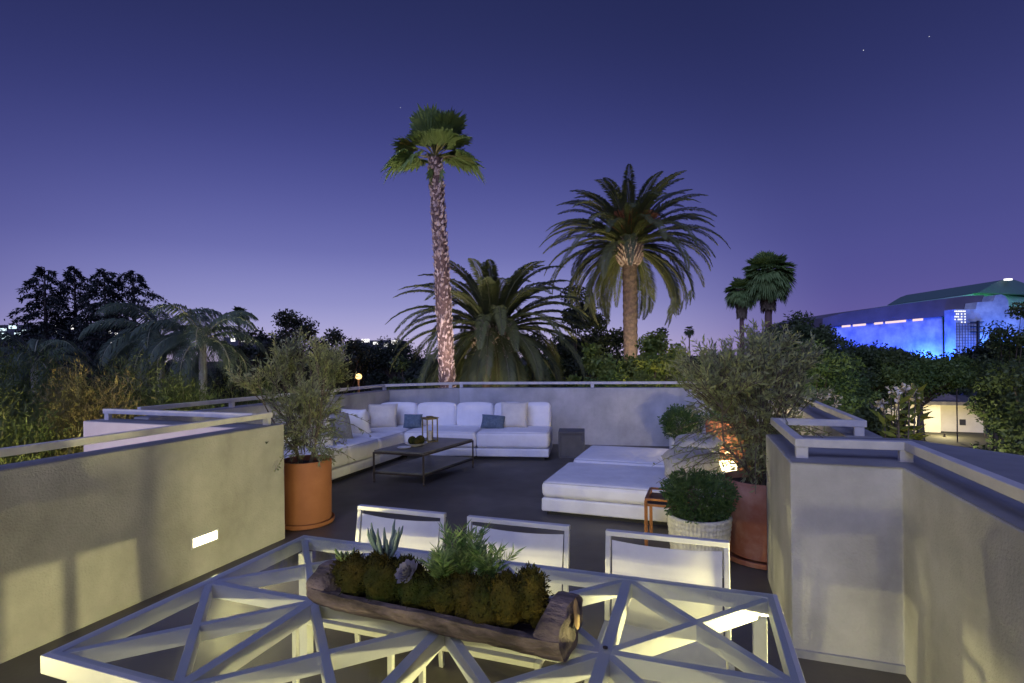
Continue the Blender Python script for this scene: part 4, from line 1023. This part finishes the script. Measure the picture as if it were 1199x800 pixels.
# right
T('shade_tree', 'dark wide tree behind the pair of distant fan palms', 935, 363, 42, 66, M['dark'], 20, .26, 24000, .35, group='green trees beyond the terrace')
T('shade_tree', 'green tree in front of the dark one, right of the olive tree', 950, 398, 24, 62, M['mid'], 21, .17, 24000, .4, group='green trees beyond the terrace')
T('shade_tree', 'rounded green tree under the left end of the blue-lit hall', 1012, 403, 36, 58, M['dark'], 22, .22, 22000, .62, group='green trees beyond the terrace')
T('shade_tree', 'rounded green tree under the middle of the blue-lit hall', 1078, 410, 34, 58, M['mid'], 23, .2, 22000, .62, group='green trees beyond the terrace')
T('shade_tree', 'dark tree cutting into the lit tower of the hall', 1164, 399, 38, 50, M['oak'], 24, .22, 20000, .62, group='green trees beyond the terrace')
T('shade_tree', 'tall dark tree at the right edge in front of the green-lit roof', 1196, 352, 30, 56, M['dark'], 25, .2, 18000, .3, group='green trees beyond the terrace')
T('shade_tree', 'near leafy green tree at the right edge above the broad parapet', 1232, 392, 12, 84, M['dark'], 26, .11, 24000, .5, group='green trees beyond the terrace')
T('shade_tree', 'low green tree behind the small lit house', 1095, 432, 70, 60, M['dark'], 27, .3, 9000, .55, group='green trees beyond the terrace')
T('shade_tree', 'low green tree at the left of the small lit house', 985, 428, 28, 44, M['mid'], 28, .17, 12000, .35, group='green trees beyond the terrace')
T('shade_tree', 'dark tree just left of the lit house roof', 1032, 432, 44, 38, M['dark'], 29, .24, 9000, .55, group='green trees beyond the terrace')
# ------------------------------------------------------------------ cedars (deodar): drooping layered boughs
def cedar(x, ytop, d, rpx, label, seed, bare=.45):
    p = at(x, ytop, d); h = p.z-GZ; t = thing('cedar_tree', label, 'tree', (p.x, d, GZ), 0, 'cedars on the left skyline'); r = np.random.default_rng(seed)
    R_ = rpx*d/616; seg = [([(0, 0, 0), (.1, 0, h*.6), (0, 0, h)], [.34, .2, .03])]; P = []; D = []
    n = 58
    for i in range(n):
        s = (i+.5)/n; z = h*(bare+(1-bare)*s); L_ = R_*(1-s)**.6*r.uniform(.35, 1.35)+.4; az = i*2.39996+r.uniform(-.5, .5)
        fp = frond_pts((0, 0, z), az, .6, L_, 1.7, 7); seg.append((fp, [.05*(1-.8*k_/7) for k_ in range(8)]))
        for j in range(int(60+90*L_/R_)):
            q = r.uniform(.25, 1)*7; k_ = min(int(q), 6); c_ = fp[k_].lerp(fp[k_+1], q-k_)
            side = r.normal()*.16*L_*(1.1-q/7*.5)
            P.append([c_.x-math.sin(az)*side, c_.y+math.cos(az)*side, c_.z-abs(r.normal())*.16]); D.append([math.cos(az)*.6, math.sin(az)*.6, -.7])
    pipes(seg, 5).build('trunk', M['bark'], t)
    V, F = leaves(np.array(P), .34, .30, np.array(D), r, .5); npmesh('crown', V, F, M['cedar'], t)
cedar(52, 313, 46, 40, 'leftmost cedar of the dark row', 1)
cedar(87, 312, 49, 40, 'second cedar from the left, as tall as its neighbour', 2)
cedar(122, 315, 45, 42, 'middle cedar with two curling tops', 3)
cedar(156, 317, 47, 62, 'rightmost cedar, its boughs sweeping out to the right', 4)
# ------------------------------------------------------------------ bamboo hedge beyond the left parapet
def bamboo(x, ytop, d, rpx, m_, label, seed, n=20000):
    p = at(x, ytop, d); h = p.z-GZ; t = thing('bamboo_clump', label, 'bamboo', (p.x, d, GZ), 0, 'bamboo clumps beyond the left parapet'); r = np.random.default_rng(seed)
    R_ = rpx*d/616; seg = []; P = []; D = []
    for i in range(46):
        a = r.uniform(0, 2*PI); q = R_*r.random()**.5; b0 = Vector((math.cos(a)*q*.5, math.sin(a)*q*.5, 0)); hh = h*(1-.10*r.random()-.25*(q/R_)**3)
        lean = Vector((math.cos(a), math.sin(a), 0))*q
        pts = [b0, b0+lean*.3+Vector((0, 0, hh*.6)), b0+lean*.6+Vector((0, 0, hh*.88)), b0+lean*1.0+Vector((0, 0, hh))]; seg.append((pts, [.02, .016, .01, .004]))
        for j in range(n//46):
            s = r.uniform(.52, 1)**.8; k_ = s*3; jj = min(int(k_), 2); c_ = pts[jj].lerp(pts[jj+1], k_-jj)
            P.append([c_.x+r.normal()*.14, c_.y+r.normal()*.14, c_.z+r.normal()*.12]); D.append([math.cos(a)*.4+r.normal()*.3, math.sin(a)*.4+r.normal()*.3, .9 if r.random() < .6 else -.7])
    pipes(seg, 4).build('canes', mat('cane', (.17, .17, .07), .6), t)
    V, F = leaves(np.array(P), .13, .12, np.array(D), r, .45); npmesh('foliage', V, F, m_, t)
bamboo(28, 405, 9.5, 60, M['bamboo'], 'dark green bamboo at the far left edge', 1)
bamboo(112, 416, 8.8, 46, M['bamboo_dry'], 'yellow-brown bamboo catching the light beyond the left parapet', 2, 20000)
bamboo(160, 408, 9.8, 50, M['bamboo'], 'green bamboo clump right of the yellow-brown one', 3)
bamboo(215, 428, 10.5, 46, M['bamboo'], 'low green bamboo in front of the queen palms', 4)
bamboo(290, 432, 12.5, 44, M['bamboo'], 'low bamboo clump behind the airy olive tree', 5, 9000)
bamboo(-20, 440, 7.4, 60, M['bamboo'], 'near bamboo leaves hanging over the left end of the parapet', 6)
bamboo(70, 455, 12, 60, M['bamboo'], 'short bamboo filling in behind the yellow-brown clump', 7)
# shrub hedge along the left/back parapet, lit orange by the street lamp
def shrub(x, ytop, d, rpx, m_, label, seed, n=5000, leaf=.09, name='shrub', asp=.45):
    p = at(x, ytop, d); R_ = rpx*d/616; t = thing(name, label, 'shrub', (p.x, d, GZ)); r = np.random.default_rng(seed); h = p.z-GZ
    cs = [Vector((r.uniform(-1, 1)*R_, r.uniform(-.5, .5)*R_, h-R_*.45-r.random()*R_*1.3)) for i in range(16)]
    P = clump_points([list(c_) for c_ in cs], R_*.38, n, r); V, F = leaves(P, leaf, asp, None, r); npmesh('foliage', V, F, m_, t)
    pipes([([(0, 0, 0), c_*.5+Vector((0, 0, h*.3)), c_], [.05, .03, .01]) for c_ in cs], 5).build('stems', M['bark'], t)
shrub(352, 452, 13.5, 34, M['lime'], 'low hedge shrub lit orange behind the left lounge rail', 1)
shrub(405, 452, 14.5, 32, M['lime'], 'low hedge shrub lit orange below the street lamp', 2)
shrub(452, 448, 15.5, 26, M['dark'], 'dark shrub behind the corner of the rail', 3)
shrub(660, 430, 13.2, 40, M['mid'], 'green shrub just over the far rail between the date palms', 4)
shrub(730, 428, 13.0, 34, M['lime'], 'bright green shrub just over the far rail below the palm trunk', 5)
shrub(1000, 470, 9.0, 30, M['dark'], 'dark shrub outside the corner of the right parapet', 6)
shrub(930, 440, 13.5, 40, M['mid'], 'green shrub outside the right lounge parapet', 7)
shrub(895, 420, 15, 36, M['mid'], 'green shrub behind the top of the large olive tree', 8)
# flowering shrub rising by the right parapet
def ginger(x, ytop, ybot, d, label, seed, spread, n, m_):
    p = at(x, ytop, d); t = thing('flowering_plant', label, 'plant', (p.x, d, GZ)); r = np.random.default_rng(seed); h = p.z-GZ; zb = at(x, ybot, d).z-GZ
    seg = []; P = []; D = []; FP = []
    for i in range(n):
        a = r.uniform(0, 2*PI); q = spread*r.random(); tp = Vector((math.cos(a)*q, math.sin(a)*q, zb+(h-zb)*r.uniform(.5, 1))); seg.append(([(0, 0, 0), tp*.5+Vector((0, 0, h*.25)), tp], [.02, .014, .006]))
        for j in range(16):
            s = r.uniform(.0, 1); c_ = Vector((tp.x*(.6+.4*s), tp.y*(.6+.4*s), zb-.3+(tp.z-zb+.3)*s)); P.append(list(c_)); D.append([r.normal(), r.normal(), .6])
        FP.append([list(tp+Vector(r.normal(size=3)*.022)) for _ in range(9)])
    pipes(seg, 5).build('stems', M['olive_bark'], t)
    V, F = leaves(np.array(P), .17, .28, np.array(D), r, .2); npmesh('foliage', V, F, m_, t)
    pm_ = mat('yellow_petals', (.75, .55, .15), .6, (.8, .75, .6), 20)
    for fp in FP:
        V, F = leaves(np.array(fp), .055, .7, None, r); V = V.reshape(-1, 4, 3); V[:, 0] = np.array(fp).mean(0)
        idx = F.copy(); idx[:, 0] = 0; npmesh('flower', V.reshape(-1, 3), idx, pm_, t)
ginger(1052, 452, 512, 6.2, 'leggy flowering plant with yellow blooms outside the right parapet', 4, .22, 16, M['lime'])
ginger(968, 462, 490, 7.4, 'pale-leaved plant poking above the right lounge rail', 6, .18, 10, M['mid'])
# ------------------------------------------------------------------ far woods
r = np.random.default_rng(3); cs = []; rd = []
for i in range(520):
    a = r.uniform(-1.15, 1.15); d = r.uniform(110, 260); hgt = r.uniform(4, 8.5)*(1 if abs(a) > .1 else .8)
    cs.append([math.sin(a)*d, math.cos(a)*d, GZ+hgt*.5]); rd.append(hgt*.62)
P = clump_points(cs, rd, 60000, r, .85); V, F = leaves(P, 1.3, .6, None, r)
o = npmesh('far_woods', V, F, M['oak']); tag(o, 'distant dark belt of trees along the horizon', 'woods', kind='stuff')
# ------------------------------------------------------------------ small lit house on the right
def house():
    a = at(1052, 480, 55); b = at(1160, 480, 52); zt = -3.65
    ux = Vector((b.x-a.x, b.y-a.y, 0)); W_ = ux.length; rz = math.atan2(ux.y, ux.x)
    t = thing('house', 'small cream house with a dark roof and a brightly lit wall beyond the right parapet', 'house', (a.x, a.y, GZ), rz)
    MB().box(-2, W_*.47, 0, 10, 0, zt-GZ).build('wall', M['plaster'], t)
    MB().box(W_*.47+.02, W_, 1.2, 9.5, 0, zt-GZ-.1).build('wall', M['plaster'], t)
    MB().box(-2.5, W_+.5, -.5, 10.2, zt-GZ, zt-GZ+.35).build('roof', M['roof'], t)
    rf = MB(); z = zt-GZ+.36; rf.add([(0, 1.5, z), (W_*.75, 1.5, z), (W_*.75, 9, z), (0, 9, z), (W_*.2, 5, z+1.5), (W_*.55, 5, z+1.5)], [(0, 1, 5, 4), (1, 2, 5), (2, 3, 4, 5), (3, 0, 4), (3, 2, 1, 0)]); rf.build('roof', mat('brown_shingle', (.20, .16, .15), .9, (.14, .11, .10), 3, .3, 10), t)
    MB().box(-1.5, W_*.3, 9.3, 9.8, z, z+1.0).build('parapet', M['plaster'], t)
    MB().box(W_*.72, W_*.72+.5, 1.15, 1.19, .7, 1.3).build('vent', M['plinth'], t)
    l = thing('garden_spotlight', 'floodlight in the yard washing the small cream house', 'spotlight', (a.x+1.5, a.y-4, GZ))
    MB().lathe([(.1, 0), (.08, .3), (.0, .32)], 12).build('housing', M['bronze'], l)
    lamp('lamp', 'POINT', (0, 0, 1.3), 900, (1, .84, .48), l, .2)
house()
for i, (x, y, d, s_, m_, lb) in enumerate(((1120, 437, 48, .16, 'win_warm', 'tiny yellow garden light among the trees right of the plant'), (1174, 439, 60, .22, 'win_white', 'tiny white light among the trees at far right'), (1041, 413, 70, .2, 'win_white', 'tiny white light between the treetops under the hall'), (1153, 457, 50, .3, 'win_warm', 'small warm light through the leaves at right'), (1098, 471, 62, .3, 'win_warm', 'warm light by the eave of the cream house'))):
    p = at(x, y, d); t = thing('garden_lamp', lb, 'lamp', (p.x, d, GZ), 0, 'small garden lights among the trees')
    MB().tube([(0, 0, 0), (0, 0, p.z-GZ-s_)], .05, 8).build('pole', M['bronze'], t)
    MB().lathe([(.0, -s_), (s_*.8, -s_*.6), (s_, 0), (s_*.7, s_*.7), (0, s_)], 14, (0, 0, p.z-GZ)).build('globe', M[m_], t, smooth=180)
# ------------------------------------------------------------------ blue-lit hall
def hall():
    D = 160.; k = D/616
    def X(x): return (x-599.5)*k
    def Z(x, y): return at(x, y, D).z
    t = thing('event_hall', 'long hall washed in blue floodlight with a stepped tower, far right on the skyline', 'building', (X(1060), D, GZ))
    o_ = Vector((X(1060), D, GZ))
    def face(pts, y0, y1):          # prism with a front polygon in x,z, thickness in y
        vs = [(X(x)-o_.x, y0, Z(x, yy)-GZ) for x, yy in pts]; n = len(vs); vs = vs+[(v[0], y1, v[2]) for v in vs]
        return MB().add(vs, [tuple(range(n)), tuple(range(2*n-1, n-1, -1))]+[(i, n+i, n+(i+1) % n, (i+1) % n) for i in range(n)])
    face([(968, 470), (1104, 470), (1104, 371), (1086, 372), (976, 383), (968, 384)], 0, 30).build('wall', M['hall'], t)
    face([(962, 383.6), (1100, 371), (1150, 366), (1150, 346), (1130, 347), (1050, 357), (985, 367), (962, 373)], -.8, 32).build('roof', M['hall_roof'], t)
    face([(1103, 470), (1196, 470), (1196, 364), (1164, 364), (1163, 354), (1160, 349), (1155, 347), (1149, 348), (1146, 355), (1128, 356), (1126, 364), (1103, 364)], -5, -1).build('tower', M['hall'], t)
    face([(1090, 354), (1130, 346), (1163, 341), (1200, 343), (1290, 352), (1290, 470), (1168, 470), (1166, 366), (1100, 358)], 6, 40).build('annex', M['green_lit_roof'], t)
    face([(1160, 341), (1180, 329), (1190, 325.5), (1204, 325.5), (1260, 345)], 4, 44).build('peaked_roof', mat('dark_green_lit_roof', (.09, .15, .14), .6), t)  # peak also has the green light put into its colour
    face([(1187, 327), (1187, 325), (1194, 325), (1194, 327)], 2, 3).build('lantern_light', M['win_white'], t)
    for x0, x1, dy in ((999, 1014, 0), (1024, 1034, 0), (1037, 1061, 0), (1069, 1081, 0), (986, 996, .8)):
        a, b = 382.5-(x0-999)*.087, 382.5-(x1-999)*.087
        face([(x0, a), (x1, b), (x1, b-3.6), (x0, a-3.0)], -.12, -.02).build('window', M['win_pink'], t)
    for i, x in enumerate((1167, 1174, 1182, 1191, 1199)):
        q = face([(x-1.6, 352), (x+1.6, 352), (x+1.6, 349), (x-1.6, 349)], 5.8, 5.95).build('window', M['win_white'], t)
    rr = random.Random(3)
    lt = MB()
    for i in range(5):
        for j in range(7):
            if rr.random() < .68:
                x = 1101.5+j*1.9; y = 367+i*3.1; vs = [(X(x)-o_.x, -5.12, Z(x, y)-GZ), (X(x+1.3)-o_.x, -5.12, Z(x, y)-GZ), (X(x+1.3)-o_.x, -5.12, Z(x, y-1.4)-GZ), (X(x)-o_.x, -5.12, Z(x, y-1.4)-GZ)]
                lt.add(vs, [(0, 1, 2, 3)])
    lt.build('light_panel', M['win_white'], t)
    gr = MB()
    for i in range(8): x = 1104+i*3.2; gr.box(X(x)-o_.x, X(x)-o_.x+.14, -5.1, -5.02, 0, Z(x, 381)-GZ)
    for i in range(9): z = Z(1110, 406-i*3.2)-GZ; gr.box(X(1103)-o_.x, X(1130)-o_.x, -5.09, -5.015, z, z+.12)
    gr.build('grid', M['hall_roof'], t)
    ln_ = MB(); x = 1126.5; ln_.box(X(x)-o_.x, X(x)-o_.x+.5, -5.6, -5.15, 0, Z(x, 377)-GZ); 
    for z_ in (379, 384, 390): ln_.box(X(1119)-o_.x, X(1134)-o_.x, -5.5, -5.2, Z(x, z_)-GZ, Z(x, z_)-GZ+.25)
    ln_.build('mast', M['plinth'], t)
    for i, (x, e_, cc, dy, z_) in enumerate(((990, 2200, (.015, .06, 1), 7, 9), (1036, 2000, (.012, .05, 1), 6, 8), (1084, 9000, (.02, .09, 1), 5, 5), (1137, 2200, (.02, .12, 1), 12, 7), (1152, 8000, (.06, .22, 1), 9, 5.0))):
        l = thing('floodlight', ('%s blue floodlight on the ground before the hall' % ('leftmost', 'second', 'strong third', 'fourth', 'rightmost')[i]), 'floodlight', (X(x), D-dy-(0), GZ))
        MB().box(-.4, .4, -.3, .3, 0, .6).build('housing', M['bronze'], l)
        lamp('lamp', 'POINT', (0, 1, z_), e_*2.2, cc, l, .4)
    l = thing('floodlight', 'green floodlight behind the tower lighting the pale roof', 'floodlight', (X(1165), D+1.5, GZ+17.5))
    MB().box(-.3, .3, -.2, .2, -.6, .0).build('housing', M['bronze'], l); lamp('lamp', 'POINT', (0, 0, .8), 1500, (.2, 1, .45), l, .3)
hall()
# ------------------------------------------------------------------ far lit buildings behind the left trees
def office(x0, x1, ytop, d, label, wins, m_):
    a = at(x0, ytop, d); b = at(x1, ytop, d); c_ = (a.x+b.x)/2
    t = thing('office_building', label, 'building', (c_, d, GZ), 0, 'far lit buildings behind the trees')
    MB().box(a.x-c_, b.x-c_, 0, 14, 0, a.z-GZ).build('wall', M['office'], t)
    for (x, y, w_, h_) in wins:
        p = at(x, y, d); MB().box(p.x-c_-w_/2*d/616, p.x-c_+w_/2*d/616, -.08, .05, p.z-GZ-h_/2*d/616, p.z-GZ+h_/2*d/616).build('window', m_, t)
office(-30, 36, 381, 150, 'far building with greenish white windows at the left edge', [(4, 386, 7, 3), (15, 383, 9, 4), (6, 395, 12, 4), (21, 391, 8, 3), (28, 387, 5, 2), (3, 391, 5, 2), (16, 397, 6, 3), (26, 406, 5, 2.5)], M['win_cool'])
office(33, 60, 381, 155, 'far building with thin lit strips, second from the left', [(43, 385, 12, 3), (44, 394, 16, 4), (38, 390, 6, 2), (50, 388, 5, 2)], M['win_white'])
office(60, 100, 381, 152, 'far building with the brightest white windows, below the cedars', [(68, 383, 13, 3.5), (66, 389, 14, 4), (70, 394, 9, 3), (87, 383, 7, 6), (62, 386, 5, 3), (78, 400, 6, 3), (67, 400, 8, 2)], M['win_white'])
office(104, 150, 381, 158, 'far building with scattered small lit windows right of the cedars', [(111, 388, 4, 4), (129, 388, 4, 5), (136, 393, 4, 6), (130, 400, 4, 4), (139, 386, 3, 3), (121, 380, 5, 3), (131, 380, 7, 3), (90, 410, 6, 3), (117, 400, 3, 3)], M['win_white'])
office(262, 300, 395, 140, 'far building with one long white strip light right of the queen palm', [(288, 398.5, 14, 3.6), (273, 398, 5, 4), (268, 405, 4, 4), (277, 412, 4, 4)], M['win_white'])
office(406, 468, 399, 200, 'far pale-lit building low on the horizon left of the squat date palm', [(413, 401, 5, 3), (428, 399, 9, 4), (440, 402, 6, 3), (452, 404, 5, 4), (462, 401, 7, 5), (458, 411, 5, 3), (445, 410, 4, 3)], M['win_white'])
p = at(57, 489, 13.0)
t = thing('garden_lantern', 'bluish white lantern shining through the leaves beyond the left parapet', 'lantern', (p.x, p.y, GZ))
MB().tube([(0, 0, 0), (0, 0, p.z-GZ-.15)], .03, 8).build('pole', M['bronze'], t)
MB().lathe([(0, -.22), (.14, -.16), (.17, 0), (.14, .18), (0, .24)], 16, (0, 0, p.z-GZ)).build('globe', M['win_cool'], t, smooth=60)
lamp('lamp', 'POINT', (0, -.3, p.z-GZ), 12, (.8, .92, 1), t, .1)
# street lamp
p = at(420, 441, 25)
t = thing('street_lamp', 'orange street lamp glowing between the trees beyond the sofa', 'street lamp', (p.x, p.y, GZ))
MB().tube([(0, 0, 0), (0, 0, p.z-GZ-.1)], [.08, .05], 10).build('pole', M['bronze'], t, smooth=60)
MB().lathe([(0, -.15), (.12, -.10), (.15, 0), (.11, .10), (0, .15)], 18, (0, 0, p.z-GZ)).build('lamp_globe', M['lamp_orange'], t, smooth=180)
lamp('lamp', 'POINT', (0, -.8, p.z-GZ+.3), 260, (1, .48, .14), t, .2)
# garden uplights among the palms
def uplight(loc, tgt, e, col, label, spot=60, size=.08):
    t = thing('garden_spotlight', label, 'spotlight', loc)
    MB().lathe([(.07, 0), (.07, .02), (.02, .03), (.02, .12), (.06, .14), (.08, .26), (.07, .26), (.0, .2)], 16).build('housing', M['bronze'], t, smooth=40)
    rel = Vector(tgt)-Vector(loc)
    lamp('lamp', 'SPOT', (0, 0, .30), e, col, t, size, spot, rel, .8)
uplight((-1.15, 10.95+.45, 0.0), (-1.7, 13, 4.5), 560, (1, .84, .76), 'spotlight aimed up the trunk of the tall fan palm', 75)
uplight((3.2, 15.5, -3), (4.6, 20, 5), 2300, (1, .82, .50), 'spotlight aimed up into the tall date palm', 75)
uplight((-.2, 11.7, -1), (-.5, 15.5, 2.6), 260, (1, .86, .6), 'spotlight aimed at the squat date palm', 100)
uplight((3.4, 11.6, -2), (3.8, 15, 1.2), 520, (1, .88, .45), 'spotlight in the shrubs beyond the far rail', 110)
uplight((-4.6, 6.4, -2.0), (-7.2, 9.6, 1.0), 950, (1, .80, .42), 'spotlight aimed at the yellow-brown bamboo', 110)
uplight((-4.3, 3.7, -.8), (-3.7, 5.2, 1.0), 130, (1, .80, .66), 'spotlight washing the pale return wall from below', 110)
uplight((7.0, 10, -4), (13, 24, 0), 4200, (1, .95, .55), 'spotlight in the yard right of the terrace', 110)
uplight((4.2, 4.6, -1.2), (4.5, 6.3, 1.0), 60, (1, .85, .5), 'spotlight under the flowering plant', 100)
uplight((-3.0, 12.2, -3), (-2, 16, .5), 400, (1, .85, .5), 'spotlight in the shrubs beyond the sofa corner', 110)
uplight((-4.4, 9.0, -2.2), (-6.0, 12.0, 1.2), 300, (.95, 1, .72), 'added spotlight brightening the queen palms', 110)  # added lamp, unseen, lifts the dark foliage on the left
uplight((8.4, 7, -2.5), (10.8, 11, .5), 500, (1, .95, .55), 'spotlight under the near tree at the right edge', 110)
# three stars
for i, (x, y, lb) in enumerate(((1011, 59, 'small star high at upper right'), (1088, 43, 'faint star, the higher and more rightward of the upper right pair'), (469, 126, 'faint star just above the tall fan palm'))):
    p = at(x, y, 3000); s_ = (3.0, 2.4, 1.8)[i]
    vs = [(s_, 0, 0), (-s_, 0, 0), (0, s_, 0), (0, -s_, 0), (0, 0, s_), (0, 0, -s_)]
    o = MB().add(vs, [(0, 2, 4), (2, 1, 4), (1, 3, 4), (3, 0, 4), (2, 0, 5), (1, 2, 5), (3, 1, 5), (0, 3, 5)]).build('star', M['star']); o.location = p
    tag(o, lb, 'star', 'stars in the evening sky')
